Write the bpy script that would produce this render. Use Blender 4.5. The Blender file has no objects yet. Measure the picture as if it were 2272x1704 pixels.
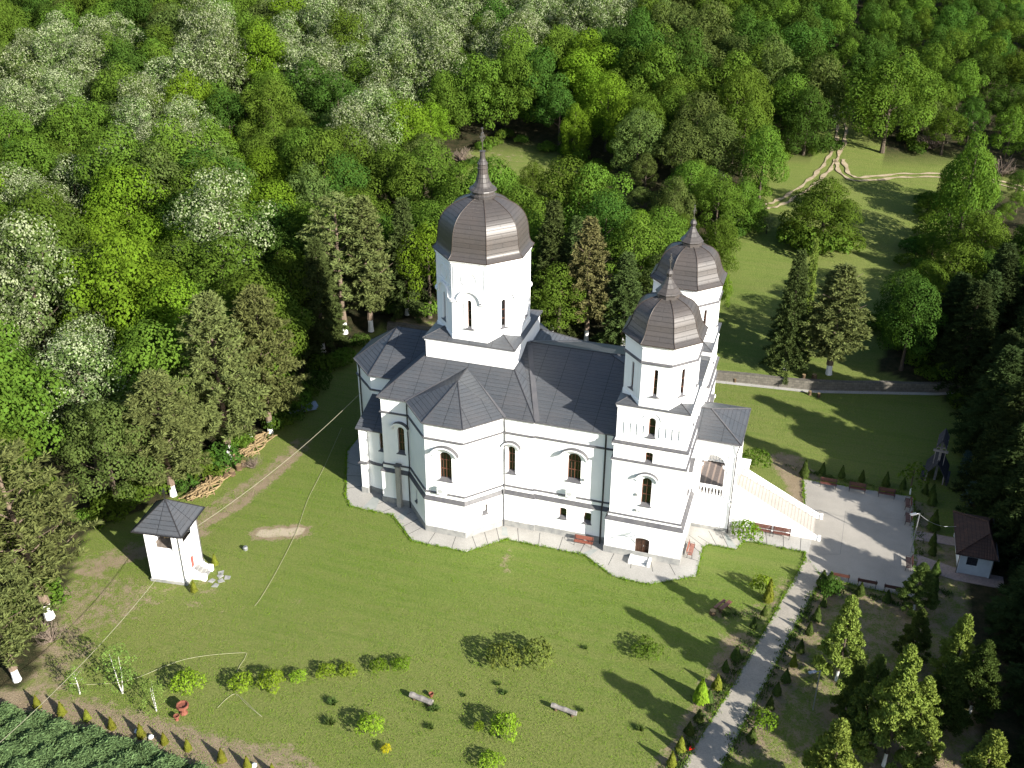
import bpy, math, random
import numpy as np
from mathutils import Matrix, Vector
random.seed(7); RNG=np.random.default_rng(11)
sc=bpy.context.scene; COL=sc.collection
R=math.radians
# ---------------------------------------------------------------- camera, sky, sun, exposure
FPX,PITCH,ROLL,YAW=2383.5,R(29.076),R(0.278),R(-17.355)      # focal length in pixels of a 2272 px wide frame
CAM=np.array([32.261,-93.573,65.816]); PW,PH=2272,1704
_fw=np.array([math.sin(YAW)*math.cos(PITCH),math.cos(YAW)*math.cos(PITCH),-math.sin(PITCH)])
_r0=np.array([math.cos(YAW),-math.sin(YAW),0]); _u0=np.cross(_r0,_fw)
_rt=_r0*math.cos(ROLL)+_u0*math.sin(ROLL); _up=-_r0*math.sin(ROLL)+_u0*math.cos(ROLL)
cd=bpy.data.cameras.new('camera'); cam=bpy.data.objects.new('camera',cd); COL.objects.link(cam)
cd.sensor_width=36; cd.lens=FPX/PW*36; cd.clip_start=1; cd.clip_end=4000
m=Matrix.Identity(4)
for i in range(3): m[i][0]=_rt[i]; m[i][1]=_up[i]; m[i][2]=-_fw[i]; m[i][3]=CAM[i]
cam.matrix_world=m; sc.camera=cam
SUN_AZ,SUN_EL=R(-27.5),R(25.5)          # azimuth ccw from +x
sdir=Vector((math.cos(SUN_AZ)*math.cos(SUN_EL),math.sin(SUN_AZ)*math.cos(SUN_EL),math.sin(SUN_EL)))
w=bpy.data.worlds.new('World'); sc.world=w; w.use_nodes=True
nt=w.node_tree; sky=nt.nodes.new('ShaderNodeTexSky'); sky.sky_type='NISHITA'; sky.sun_disc=False
sky.sun_elevation=SUN_EL; sky.sun_rotation=math.atan2(sdir.x,sdir.y)
bg=nt.nodes['Background']; nt.links.new(sky.outputs[0],bg.inputs[0]); bg.inputs[1].default_value=0.068
ld=bpy.data.lights.new('sun','SUN'); ld.energy=4.4; ld.angle=R(0.5); ld.color=(1,.945,.86)
sun=bpy.data.objects.new('sun',ld); COL.objects.link(sun); sun.rotation_euler=sdir.to_track_quat('Z','Y').to_euler()
sc.view_settings.view_transform='Standard'; sc.view_settings.look='None'; sc.view_settings.exposure=1.72; sc.view_settings.gamma=1
sc.cycles.max_bounces=6; sc.cycles.diffuse_bounces=3; sc.cycles.transparent_max_bounces=8

def wall_y(x):                           # line of the retaining wall behind the church
    return float(np.interp(x,[-400,-60,20,33,48,62,90,400],[29,29,28.2,29.4,33.6,40,52,60]))
def H(x,y):                              # height of the ground
    t=y-wall_y(x); k=float(np.interp(x,[-60,-26],[0,1]))
    h=1.05*k*min(max((t-.25)/.3,0),1)
    h+=.085*max(0,t-32)**1.0 if t>32 else 0
    if x<-34: h+=.04*(-34-x)*min(max((y+25)/30,0),1)
    return h
def ray(u,v):
    return _fw*FPX+_rt*(u-PW/2)-_up*(v-PH/2)
def G(u,v,z=None):                       # a spot on the ground seen at photo pixel u,v (2272 wide)
    d=ray(u,v); zz=0 if z is None else z
    for _ in range(12):
        P=CAM+d*((zz-CAM[2])/d[2])
        if z is not None: break
        zz=.5*zz+.5*H(P[0],P[1])
    return Vector((P[0],P[1],zz))
S22=PW/2212
def g(u,v): return G(u*S22,v*S22)
def px(P):
    d=np.asarray(P,float)-CAM; c=d@_fw
    return (PW/2+FPX*(d@_rt)/c)/S22,(PH/2-FPX*(d@_up)/c)/S22,c

# ---------------------------------------------------------------- materials
def mat(name,base,rough=.8,spec=.3,metal=0):
    mt=bpy.data.materials.new(name); mt.use_nodes=True; b=mt.node_tree.nodes['Principled BSDF']
    b.inputs['Base Color'].default_value=(*base,1); b.inputs['Roughness'].default_value=rough
    b.inputs['Specular IOR Level'].default_value=spec; b.inputs['Metallic'].default_value=metal
    return mt
class N:                                 # small node helper
    def __init__(s,mt): s.t=mt.node_tree; s.b=s.t.nodes['Principled BSDF']
    def n(s,ty,**k):
        x=s.t.nodes.new('ShaderNode'+ty)
        for a,v in k.items():
            if a.startswith('i_'):
                key=a[2:]; key=int(key) if key.isdigit() else key.replace('_',' ')
                x.inputs[key].default_value=v
            else: setattr(x,a,v)
        return x
    def l(s,a,b): s.t.links.new(a,b)
    def co(s,kind='Object'): return s.n('TexCoord').outputs[kind]
    def noise(s,vec,scale,detail=4,rough=.6):
        x=s.n('TexNoise'); x.inputs['Scale'].default_value=scale; x.inputs['Detail'].default_value=detail; x.inputs['Roughness'].default_value=rough
        if vec is not None: s.l(vec,x.inputs['Vector'])
        return x.outputs['Fac']
    def ramp(s,fac,stops):
        x=s.n('ValToRGB'); e=x.color_ramp.elements
        while len(e)<len(stops): e.new(.5)
        for q,(p,c) in zip(e,stops): q.position=p; q.color=(*c,1) if len(c)==3 else c
        s.l(fac,x.inputs[0]); return x.outputs[0]
    def mix(s,fac,a,b,mode='MIX'):
        x=s.n('Mix',data_type='RGBA',blend_type=mode)
        for v,i in ((fac,0),(a,6),(b,7)):
            if hasattr(v,'links'): s.l(v,x.inputs[i])
            else: x.inputs[i].default_value=v if i==0 else (*v,1)
        return x.outputs[2]
    def math(s,op,a,b=0,c=0):
        x=s.n('Math',operation=op)
        for v,i in ((a,0),(b,1),(c,2)):
            if hasattr(v,'links'): s.l(v,x.inputs[i])
            else: x.inputs[i].default_value=v
        return x.outputs[0]
    def bump(s,hgt,strength=.4,dist=.05):
        x=s.n('Bump'); x.inputs['Strength'].default_value=strength; x.inputs['Distance'].default_value=dist
        s.l(hgt,x.inputs['Height']); s.l(x.outputs[0],s.b.inputs['Normal'])
    def col(s,c): s.l(c,s.b.inputs['Base Color'])
def varied(name,c0,c1,scale,rough=.8,spec=.3,bump=.2,bscale=None,kind='Object',detail=5,metal=0):
    mt=mat(name,c0,rough,spec,metal); k=N(mt); v=k.co(kind); f=k.noise(v,scale,detail)
    k.col(k.ramp(f,[(.3,c0),(.7,c1)]))
    if bump: k.bump(k.noise(v,bscale or scale*4,3),bump,.03)
    return mt
PLASTER=mat('white_plaster',(.78,.78,.78),.9,.15); k=N(PLASTER); v=k.co(); mp=k.n('Mapping'); k.l(v,mp.inputs[0]); mp.inputs['Scale'].default_value=(2.2,2.2,.12)
_c=k.ramp(k.noise(v,.5,5),[(.3,(.74,.75,.75)),(.7,(.82,.82,.81))]); _s=k.noise(mp.outputs[0],1.5,5,.7)
k.col(k.mix(k.math('MULTIPLY',k.ramp(_s,[(.55,(0,0,0)),(.8,(1,1,1))]),.55),_c,(.58,.57,.54))); k.bump(k.noise(v,9,3),.06,.03)
STONE=varied('grey_plinth_stone',(.15,.155,.155),(.29,.285,.265),1.3,.85,.2,.3,6)
WHITE=mat('white_paint',(.8,.8,.78),.6)
def slate(name,c0,c1,course=.3,tile=.55,seam=2.3,tint=None,rough=.5,mort=.3):
    mt=mat(name,c0,rough,.4); k=N(mt); uv=k.n('UVMap').outputs[0]
    br=k.n('TexBrick'); k.l(uv,br.inputs['Vector'])
    for a,b in (('Scale',1),('Mortar Size',.035),('Mortar Smooth',.2),('Bias',0),('Brick Width',tile),('Row Height',course)): br.inputs[a].default_value=b
    br.inputs['Color1'].default_value=(*c0,1); br.inputs['Color2'].default_value=(*c1,1); br.inputs['Mortar'].default_value=(c0[0]*mort,c0[1]*mort,c0[2]*mort,1)
    c=br.outputs['Color']
    f=k.noise(k.co(),.35,5,.65)
    c=k.mix(k.ramp(f,[(.42,(0,0,0)),(.72,(.75,.75,.75))]),c,tint or (c1[0]*1.35,c1[1]*1.25,c1[2]*1.2))
    c=k.mix(.35,c,k.ramp(k.noise(k.co(),7,4),[(.2,(c0[0]*.6,c0[1]*.6,c0[2]*.6)),(.8,(c1[0]*1.5,c1[1]*1.5,c1[2]*1.5))]))
    sep=k.n('SeparateXYZ'); k.l(uv,sep.inputs[0])
    if seam:
        s_=k.math('LESS_THAN',k.math('FRACT',k.math('DIVIDE',sep.outputs[0],seam)),.022)
        c=k.mix(s_,c,(c0[0]*.25,c0[1]*.25,c0[2]*.25))
    k.col(c)
    saw=k.math('FRACT',k.math('DIVIDE',sep.outputs[1],course))
    k.bump(k.math('ADD',k.math('MULTIPLY',k.math('SUBTRACT',1,saw),.6),k.math('MULTIPLY',br.outputs['Fac'],-.6)),.75,.05)
    return mt
SLATE=slate('blue_grey_metal_shingle',(.044,.049,.056),(.057,.062,.069),course=.42,tile=40,tint=(.074,.070,.071),mort=.5,rough=.42)
COPPER=slate('brown_copper_shingle',(.046,.042,.040),(.057,.051,.048),course=.42,tile=40,seam=0,tint=(.072,.058,.050),mort=.72,rough=.4)
TRIM=varied('dark_metal_trim',(.055,.055,.062),(.10,.096,.096),2,.5,.4,0)
DARKTRIM=mat('seam_metal',(.02,.019,.02),.45); RIB=mat('copper_rib',(.05,.037,.03),.45); HIP=mat('hip_cap_metal',(.036,.036,.04),.45); VALLEY=varied('valley_flashing',(.062,.062,.068),(.085,.083,.086),1,.45,.4,0)
PIPE=varied('grey_pipe',(.05,.05,.055),(.12,.12,.12),1.2,.45,.5,0)
GLASS=mat('window_glass',(.006,.007,.007),.08,.7)
WOODWIN=varied('brown_window_wood',(.075,.032,.018),(.12,.05,.028),3,.55,.4,0)
DOORWOOD=varied('dark_door_wood',(.035,.018,.011),(.07,.034,.02),4,.6,.3,.3)
def concrete(name,c0,c1,scale=.35,grain=14):
    mt=mat(name,c0,.85,.25); k=N(mt); v=k.co(); f=k.noise(v,scale,6,.65)
    c=k.ramp(f,[(.3,c0),(.68,c1)]); c=k.mix(.3,c,k.ramp(k.noise(v,grain,3),[(.3,tuple(x*.6 for x in c0)),(.7,tuple(min(1,x*1.35) for x in c1))]))
    k.col(c); k.bump(k.noise(v,grain*1.5,3),.25,.02); return mt
CONC=concrete('pale_concrete',(.235,.225,.205),(.32,.31,.285))
CONC2=concrete('plaza_concrete',(.20,.188,.165),(.30,.28,.245),.22)
CONC3=concrete('rough_path_concrete',(.20,.185,.155),(.28,.255,.215),.5,9)
PAVER=concrete('pink_paver',(.2,.16,.145),(.28,.22,.2),.8,5)
JOINT=mat('dark_joint',(.05,.048,.044),.9); JOINT2=mat('faint_joint',(.13,.125,.118),.9)
WET=varied('damp_stain',(.20,.22,.21),(.27,.28,.265),1.2,.7,.3,.1)
STEPM=concrete('cream_step_stone',(.38,.35,.31),(.47,.435,.385),.8); NOSE=concrete('step_riser_stone',(.30,.275,.24),(.37,.34,.30),.8)
def brickwall(name):
    mt=mat(name,(.2,.18,.15),.9,.2); k=N(mt); uv=k.n('UVMap').outputs[0]; br=k.n('TexBrick'); k.l(uv,br.inputs['Vector'])
    for a,b in (('Scale',1),('Mortar Size',.03),('Brick Width',.55),('Row Height',.3)): br.inputs[a].default_value=b
    br.inputs['Color1'].default_value=(.085,.076,.062,1); br.inputs['Color2'].default_value=(.135,.122,.10,1); br.inputs['Mortar'].default_value=(.06,.055,.05,1)
    k.col(k.mix(.4,br.outputs['Color'],k.ramp(k.noise(k.co(),2.5,5),[(.3,(.06,.06,.045)),(.75,(.17,.155,.13))]))); k.bump(br.outputs['Fac'],-.6,.04); return mt
STONEWALL=brickwall('grey_stone_blocks')
def tiles(name):
    mt=mat(name,(.1,.04,.02),.8,.25); k=N(mt); uv=k.n('UVMap').outputs[0]
    sep=k.n('SeparateXYZ'); k.l(uv,sep.inputs[0])
    wv=k.math('ABSOLUTE',k.math('SUBTRACT',k.math('FRACT',k.math('DIVIDE',sep.outputs[0],.24)),.5))
    rw=k.math('FRACT',k.math('DIVIDE',sep.outputs[1],.36))
    k.col(k.mix(k.math('LESS_THAN',rw,.12),k.ramp(k.noise(k.co(),1.4,6,.75),[(.25,(.03,.018,.014)),(.55,(.05,.028,.021)),(.8,(.11,.046,.028))]),(.02,.012,.01)))
    k.bump(k.math('ADD',wv,k.math('MULTIPLY',rw,-.4)),.9,.08); return mt
REDTILE=tiles('weathered_red_tile')
TILEFLOOR=None
BENCHW=varied('red_brown_bench_wood',(.07,.026,.019),(.115,.044,.03),3,.55,.4,.2)
BENCHO=varied('orange_red_bench_wood',(.15,.045,.03),(.22,.072,.045),3,.55,.4,.2)
IRON=mat('black_iron',(.012,.012,.013),.5,.5)
OLDWOOD=varied('weathered_grey_wood',(.12,.11,.105),(.26,.24,.22),2.2,.85,.2,.6,9)
DARKWOOD=varied('dark_grey_shingle_wood',(.022,.022,.028),(.05,.048,.055),2.5,.8,.2,.6,6)
FRESHWOOD=varied('fresh_split_wood',(.17,.12,.06),(.29,.22,.12),2.5,.8,.2,.5,8)
BARKSTUMP=varied('stump_bark',(.05,.035,.022),(.11,.075,.045),4,.9,.1,.5)
BRONZE=mat('bronze',(.14,.1,.05),.35,.5,.8)
STEEL=mat('galvanised_steel',(.32,.33,.34),.4,.5,.6)
CROSSM=mat('cross_metal',(.25,.23,.2),.35,.5,.8)
TERRA=varied('red_painted_concrete',(.12,.04,.026),(.19,.07,.045),3,.8,.2,.3)
SHEETM=varied('galvanised_sheet',(.14,.18,.23),(.21,.25,.30),1,.5,.4,0)
CABLE=mat('pale_cable',(.22,.21,.15),.6)
HOSE=mat('pale_hose',(.27,.27,.15),.6)
CREAMW=varied('cream_plaster',(.5,.53,.55),(.62,.65,.66),.8,.9,.15,.05)
CANOPY=mat('clear_canopy_sheet',(.75,.78,.8),.25,.5)
CANOPY.node_tree.nodes['Principled BSDF'].inputs['Alpha'].default_value=.45
WHITEWASH=varied('whitewashed_bark',(.6,.6,.58),(.74,.74,.72),3,.9,.1,.3)

def bark(name,c0,c1,c2=None,H2=10):
    mt=mat(name,c0,.9,.15); k=N(mt); v=k.co(); c=k.ramp(k.noise(v,6,5,.7),[(.3,c0),(.7,c1)])
    k.col(c); k.bump(k.noise(v,14,3),.6,.04); return mt
BARK=bark('grey_brown_bark',(.045,.035,.025),(.10,.08,.06)); PINEBARK=bark('pine_bark',(.085,.06,.042),(.18,.14,.105)); BIRCHBARK=bark('birch_bark',(.32,.31,.29),(.52,.51,.48))
DRYB=bark('dry_twig',(.11,.085,.065),(.19,.15,.12))
def leaf(name,c,var=.35,hue=.03,trans=.36,scale=1.2,rough=.7):
    """foliage: a base colour, drifting from plant to plant and from leaf clump to leaf clump"""
    mt=bpy.data.materials.new(name); mt.use_nodes=True; t=mt.node_tree; t.nodes.clear(); k=N.__new__(N); k.t=t
    oi=k.n('ObjectInfo'); geo=k.n('NewGeometry')
    hs=k.n('HueSaturation'); hs.inputs['Color'].default_value=(*c,1)
    rnd=oi.outputs['Random']; pi=geo.outputs['Random Per Island']
    nz=k.noise(k.co('Object'),scale,3)
    k.l(k.math('ADD',.5-hue,k.math('MULTIPLY',k.math('ADD',k.math('MULTIPLY',rnd,.65),k.math('MULTIPLY',pi,.35)),2*hue)),hs.inputs['Hue'])
    val=k.math('MULTIPLY',k.math('ADD',1-var*.55,k.math('MULTIPLY',rnd,var*1.1)),k.math('MULTIPLY',k.math('ADD',.62,k.math('MULTIPLY',nz,.76)),k.math('ADD',.82,k.math('MULTIPLY',pi,.36))))
    k.l(val,hs.inputs['Value'])
    d=k.n('BsdfDiffuse'); tr=k.n('BsdfTranslucent'); mx=k.n('MixShader'); mx.inputs[0].default_value=trans
    k.l(hs.outputs[0],d.inputs[0])
    wm=k.n('Mix',data_type='RGBA',blend_type='MULTIPLY'); wm.inputs[0].default_value=1; k.l(hs.outputs[0],wm.inputs[6]); wm.inputs[7].default_value=(1.15,1.15,.5,1)
    k.l(wm.outputs[2],tr.inputs[0]); k.l(d.outputs[0],mx.inputs[1]); k.l(tr.outputs[0],mx.inputs[2])
    o=k.n('OutputMaterial'); k.l(mx.outputs[0],o.inputs[0]); return mt
L_MID=leaf('mid_green_leaves',(.070,.118,.016),.5,.02)
L_YEL=leaf('yellow_green_leaves',(.080,.132,.018),.35,.010)
L_LIME=leaf('fresh_lime_leaves',(.098,.168,.014),.25,.012)
L_DARK=leaf('deep_green_leaves',(.042,.082,.014),.45,.02)
L_LOC=leaf('locust_leaves',(.088,.130,.038),.35,.015)
L_BLOS=leaf('locust_blossom',(.215,.245,.14),.3,.012,.2)
L_OLIVE=leaf('olive_grey_leaves',(.076,.108,.028),.35,.02)
L_PINE=leaf('pine_needles',(.098,.116,.038),.3,.02,.12)
L_PINEB=leaf('brown_pine_needles',(.110,.104,.042),.3,.02,.12)
L_SPR=leaf('spruce_needles',(.052,.074,.022),.4,.02,.1)
L_SPRD=leaf('shaded_spruce_needles',(.030,.044,.014),.4,.02,.1)  # darker copy of the spruce needles: right-edge shade put into the colour
L_BLUE=leaf('blue_spruce_needles',(.05,.085,.075),.3,.02,.1)
L_THU=leaf('thuja_scales',(.105,.115,.016),.35,.02,.15)
L_THG=leaf('dark_thuja_scales',(.045,.068,.016),.35,.02,.15)
L_GOLD=leaf('gold_green_conifer',(.135,.172,.034),.35,.02,.2)
L_BUSH=leaf('yellow_green_bush_leaves',(.13,.20,.016),.3,.015,.25)
L_RUST=leaf('rusty_green_bush_leaves',(.088,.105,.022),.3,.03,.2)
L_BIRCH=leaf('birch_leaves',(.105,.155,.034),.3,.02,.25)
L_JUN=leaf('blue_green_juniper',(.098,.158,.062),.3,.02,.12)
L_GRASS=leaf('grass_blades',(.13,.21,.016),.2,.035,.2)
L_TUFT=leaf('iris_leaves',(.055,.085,.022),.3,.02,.2)
L_GOLDB=leaf('golden_shrub_leaves',(.28,.25,.01),.2,.01,.2)
L_RED=leaf('red_petals',(.4,.01,.01),.2,.01,.1)

# ---------------------------------------------------------------- mesh builder
class MB:
    def __init__(s): s.v=[]; s.f=[]; s.m=[]; s.uv=[]
    def face(s,pts,mi=0,uv='auto'):
        i=len(s.v); s.v+= [tuple(p) for p in pts]; s.f.append(tuple(range(i,i+len(pts)))); s.m.append(mi)
        if uv=='auto':
            P=[Vector(p) for p in pts]; n=Vector((0,0,0))
            for a in range(len(P)): n+=(P[a]-P[0]).cross(P[(a+1)%len(P)]-P[0])
            n=n.normalized() if n.length>1e-9 else Vector((0,0,1))
            h=Vector((0,0,1)).cross(n); h=h.normalized() if h.length>1e-4 else Vector((1,0,0)); u=n.cross(h)
            uv=[(p.dot(h),p.dot(u)) for p in P]
        s.uv+=uv
    def box(s,x0,x1,y0,y1,z0,z1,mi=0):
        p=[(x0,y0,z0),(x1,y0,z0),(x1,y1,z0),(x0,y1,z0),(x0,y0,z1),(x1,y0,z1),(x1,y1,z1),(x0,y1,z1)]
        for q in ((0,3,2,1),(4,5,6,7),(0,1,5,4),(1,2,6,5),(2,3,7,6),(3,0,4,7)): s.face([p[i] for i in q],mi)
    def obox(s,c,ax,ay,az,mi=0):         # oriented box, half-axis vectors
        c,ax,ay,az=map(Vector,(c,ax,ay,az)); p=[c+ax*a+ay*b+az*d for d in(-1,1) for b in(-1,1) for a in(-1,1)]
        for q in ((0,2,3,1),(4,5,7,6),(0,1,5,4),(1,3,7,5),(3,2,6,7),(2,0,4,6)): s.face([p[i] for i in q],mi)
    def bar(s,a,b,w,h=None,mi=0,up=(0,0,1)):
        a,b=Vector(a),Vector(b); d=b-a; u=Vector(up); x=d.cross(u)
        if x.length<1e-4: x=d.cross(Vector((1,0,0)))
        x.normalize(); z=x.cross(d).normalized(); s.obox((a+b)/2,d/2,x*w/2,z*(h or w)/2,mi)
    def prism(s,poly,z0,z1,mi=0,top=True,bottom=False):
        n=len(poly)
        for i in range(n):
            a,b=poly[i],poly[(i+1)%n]; s.face([(*a,z0),(*b,z0),(*b,z1),(*a,z1)],mi)
        if top: s.face([(*p,z1) for p in poly],mi)
        if bottom: s.face([(*p,z0) for p in reversed(poly)],mi)
    def sweep(s,poly,prof,mi=0):         # profile [(outward,z)...] swept round a closed ccw polygon
        rings=[offset(poly,o) for o,z in prof]
        for k in range(len(prof)-1):
            for i in range(len(poly)):
                j=(i+1)%len(poly)
                s.face([(*rings[k][i],prof[k][1]),(*rings[k][j],prof[k][1]),(*rings[k+1][j],prof[k+1][1]),(*rings[k+1][i],prof[k+1][1])],mi)
    def lathe(s,prof,n,c=(0,0),ph=0,mi=0,smooth=False):
        arc=0
        for k in range(len(prof)-1):
            (r0,z0),(r1,z1)=prof[k],prof[k+1]; L=math.hypot(r1-r0,z1-z0)*math.cos(math.pi/n)
            for i in range(n):
                a,b=ph+2*math.pi*i/n,ph+2*math.pi*(i+1)/n
                P=[(c[0]+r*math.cos(t),c[1]+r*math.sin(t),z) for r,t,z in ((r0,a,z0),(r0,b,z0),(r1,b,z1),(r1,a,z1))]
                w0,w1=r0*math.sin(math.pi/n),r1*math.sin(math.pi/n)
                s.face(P,mi,[(-w0,arc),(w0,arc),(w1,arc+L),(-w1,arc+L)])
            arc+=L
    def tube(s,pts,r,n=6,mi=0,cap=True):
        pts=[Vector(p) for p in pts]; rs=r if isinstance(r,(list,tuple)) else [r]*len(pts); rings=[]
        px_=None
        for i,p in enumerate(pts):
            d=(pts[min(i+1,len(pts)-1)]-pts[max(i-1,0)]).normalized()
            x=d.cross(Vector((0,0,1)) if abs(d.z)<.95 else Vector((1,0,0))) if px_ is None else px_-d*px_.dot(d)
            x.normalize(); px_=x; y=d.cross(x)
            rings.append([p+(x*math.cos(2*math.pi*k/n)+y*math.sin(2*math.pi*k/n))*rs[i] for k in range(n)])
        for a,b in zip(rings,rings[1:]):
            for k in range(n): s.face([a[k],a[(k+1)%n],b[(k+1)%n],b[k]],mi)
        if cap: s.face(list(reversed(rings[0])),mi); s.face(rings[-1],mi)
    def build(s,name,mats,parent=None,smooth=False,weld=False):
        me=bpy.data.meshes.new(name); me.from_pydata(s.v,[],s.f)
        for q in (mats if isinstance(mats,(list,tuple)) else [mats]): me.materials.append(q)
        me.polygons.foreach_set('material_index',s.m)
        l=me.uv_layers.new(name='UVMap'); l.data.foreach_set('uv',[c for t in s.uv for c in t])
        if weld:
            import bmesh; bm=bmesh.new(); bm.from_mesh(me); bmesh.ops.remove_doubles(bm,verts=bm.verts,dist=1e-4); bm.to_mesh(me); bm.free()
        if smooth: me.polygons.foreach_set('use_smooth',[True]*len(me.polygons))
        me.update(); o=bpy.data.objects.new(name,me); COL.objects.link(o); o.parent=parent; return o
def offset(poly,o):
    n=len(poly); out=[]
    for i in range(n):
        a,b,c=Vector(poly[i-1]),Vector(poly[i]),Vector(poly[(i+1)%n])
        d1=(b-a).normalized(); d2=(c-b).normalized(); n1=Vector((d1.y,-d1.x)); n2=Vector((d2.y,-d2.x))
        q=n1+n2; k=q.dot(n1)
        out.append(tuple(b+q*(o/k)) if k>1e-3 else tuple(b+n1*o))
    return out
def octo(c,r,n=8): return [(c[0]+r*math.cos(math.pi/n+2*math.pi*i/n),c[1]+r*math.sin(math.pi/n+2*math.pi*i/n)) for i in range(n)]
def thing(name,label,cat,loc=(0,0,0),rz=0,group=None):
    o=bpy.data.objects.new(name,None); COL.objects.link(o); o.empty_display_size=.3
    o.location=loc; o.rotation_euler=(0,0,rz); return tag(o,label,cat,group)
def tag(o,label,cat,group=None,kind=None):
    o['label']=label; o['category']=cat
    if group: o['group']=group
    if kind: o['kind']=kind
    return o
def struct(o): o['kind']='structure'; return o
def dup(root,loc,rz=0,scale=None,label=None,group=None):
    r=root.copy(); COL.objects.link(r); r.location=loc; r.rotation_euler=(0,0,rz)
    if scale is not None: r.scale=(scale,)*3 if not hasattr(scale,'__len__') else scale
    if label: r['label']=label
    if group: r['group']=group
    for ch in root.children:
        c=ch.copy(); COL.objects.link(c); c.parent=r
        for e in ch.children:
            d=e.copy(); COL.objects.link(d); d.parent=c
    return r

# ---------------------------------------------------------------- walls with real openings
def otop(op,s):
    a=abs(s-op['s'])/(op['w']/2); a=min(a,1); r=op.get('rise',op['w']/2)
    return op['zt']-r+r*math.sqrt(max(0,1-a*a))
def outline(op,n=10,inset=0):
    w=op['w']/2-inset; zb=op['zb']+inset; r=op.get('rise',op['w']/2); zs=op['zt']-r
    pts=[(op['s']-w,zb),(op['s']+w,zb)]
    rr=max(r-inset,.01)
    for i in range(n+1):
        t=math.pi*i/n; pts.append((op['s']+w*math.cos(t),zs+rr*math.sin(t)))
    return pts
def frame3(p0,p1):
    p0,p1=Vector(p0),Vector(p1); d=(p1-p0).normalized(); nn=Vector((d.y,-d.x))
    return lambda s,z,o=0: (p0.x+d.x*s+nn.x*o,p0.y+d.y*s+nn.y*o,z)
def panel(mb,p0,p1,z0,z1,ops=(),depth=.35,mi=0):
    F=frame3(p0,p1); L=(Vector(p1)-Vector(p0)).length; br={0,L}
    for op in ops:
        for x,_ in outline(op)[2:]: br.add(round(x,5))
    br=sorted(br)
    for a,b in zip(br,br[1:]):
        if b-a<1e-5: continue
        mid=(a+b)/2; z=(z0,z0)
        for op in sorted([o for o in ops if abs(mid-o['s'])<o['w']/2],key=lambda o:o['zb']):
            mb.face([F(a,z[0]),F(b,z[1]),F(b,op['zb']),F(a,op['zb'])],mi); z=(otop(op,a),otop(op,b))
        mb.face([F(a,z[0]),F(b,z[1]),F(b,z1),F(a,z1)],mi)
    for op in ops:
        o=outline(op)
        for i in range(len(o)):
            a,b=o[i],o[(i+1)%len(o)]; mb.face([F(*a),F(*b),F(*b,-depth),F(*a,-depth)],mi)
def window(parent,p0,p1,op,depth=.35,bars=(1,(.45,.72)),sill=.18,hood=None,frame=WOODWIN,glass=GLASS,fw=.09,label=None):
    F=frame3(p0,p1); mb=MB(); A=outline(op); B=outline(op,inset=fw)
    for i in range(len(A)):
        j=(i+1)%len(A); mb.face([F(*A[i],-depth+.07),F(*A[j],-depth+.07),F(*B[j],-depth+.07),F(*B[i],-depth+.07)])
        mb.face([F(*B[i],-depth+.07),F(*B[j],-depth+.07),F(*B[j],-depth),F(*B[i],-depth)])
    s,w,zb,zt=op['s'],op['w'],op['zb'],op['zt']; nv,hz=bars
    def bar(s0,s1,z0,z1,o=.06):
        P=[(s0,z0),(s1,z0),(s1,z1),(s0,z1)]
        mb.face([F(*q,-depth+o) for q in P])
        for i in range(4): mb.face([F(*P[i],-depth+o),F(*P[(i+1)%4],-depth+o),F(*P[(i+1)%4],-depth),F(*P[i],-depth)])
    for k in range(nv):
        x=s-w/2+w*(k+1)/(nv+1); t=.05 if k!=(nv-1)/2 else .07; bar(x-t/2,x+t/2,zb+fw,otop(op,x)-fw,.05)
    for q in hz:
        z=zb+(zt-zb)*q; bar(s-w/2+fw,s+w/2-fw,z-.035,z+.035,.064)
    o=mb.build('window',frame,parent)
    if label: o['label']=label
    pm=MB(); pm.face([F(*q,-depth+.015) for q in A]); pm.build('pane',glass,o)
    if sill:
        sm=MB(); e=sill; P=[(-w/2,-depth+.07,zb+.16),(w/2,-depth+.07,zb+.16),(w/2+.0,0,zb+.02),(w/2+e,.14,zb-.1),(-w/2-e,.14,zb-.1),(-w/2,0,zb+.02)]
        top=[F(s+x,z,o_) for x,o_,z in P]; bot=[F(s+x,z-.05,o_) for x,o_,z in P]
        sm.face(top); sm.face(bot[::-1])
        for i in range(6): sm.face([bot[i],bot[(i+1)%6],top[(i+1)%6],top[i]])
        sm.build('sill',TRIM,o)
    if hood:
        rx,rz,zc,th,out=hood; hm=MB(); n=16; pts=[]
        for i in range(n+1):
            t=R(12)+(math.pi-R(24))*i/n; pts.append((math.cos(t),math.sin(t)))
        def ring(dr,o_): return [F(s+(rx+dr)*c,zc+(rz+dr)*q,o_) for c,q in pts]
        a0,a1,b0,b1=ring(-th,0),ring(-th,out),ring(0,0),ring(.02,out)
        for i in range(n):
            hm.face([a0[i],a0[i+1],a1[i+1],a1[i]],1); hm.face([a1[i],a1[i+1],b1[i+1],b1[i]],1); hm.face([b1[i],b1[i+1],b0[i+1],b0[i]],0)
        for e in (0,n): hm.face([a0[e],a1[e],b1[e],b0[e]],1)
        for sg in (-1,1):            # little corbels under the hood
            x=s+sg*(rx-.16)*math.cos(R(12)); z=zc+rz*math.sin(R(12))-.12
            c=[F(x-.09,z,0),F(x+.09,z,0),F(x+.09,z-.3,0),F(x-.09,z-.3,0)]; d=[F(x-.09,z,.2),F(x+.09,z,.2),F(x+.09,z-.3,.06),F(x-.09,z-.3,.06)]
            hm.face(d,1)
            for i in range(4): hm.face([c[i],c[(i+1)%4],d[(i+1)%4],d[i]],1)
        hm.build('hood',[TRIM,PLASTER],o)
    return o
exec_parts=[]
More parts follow.
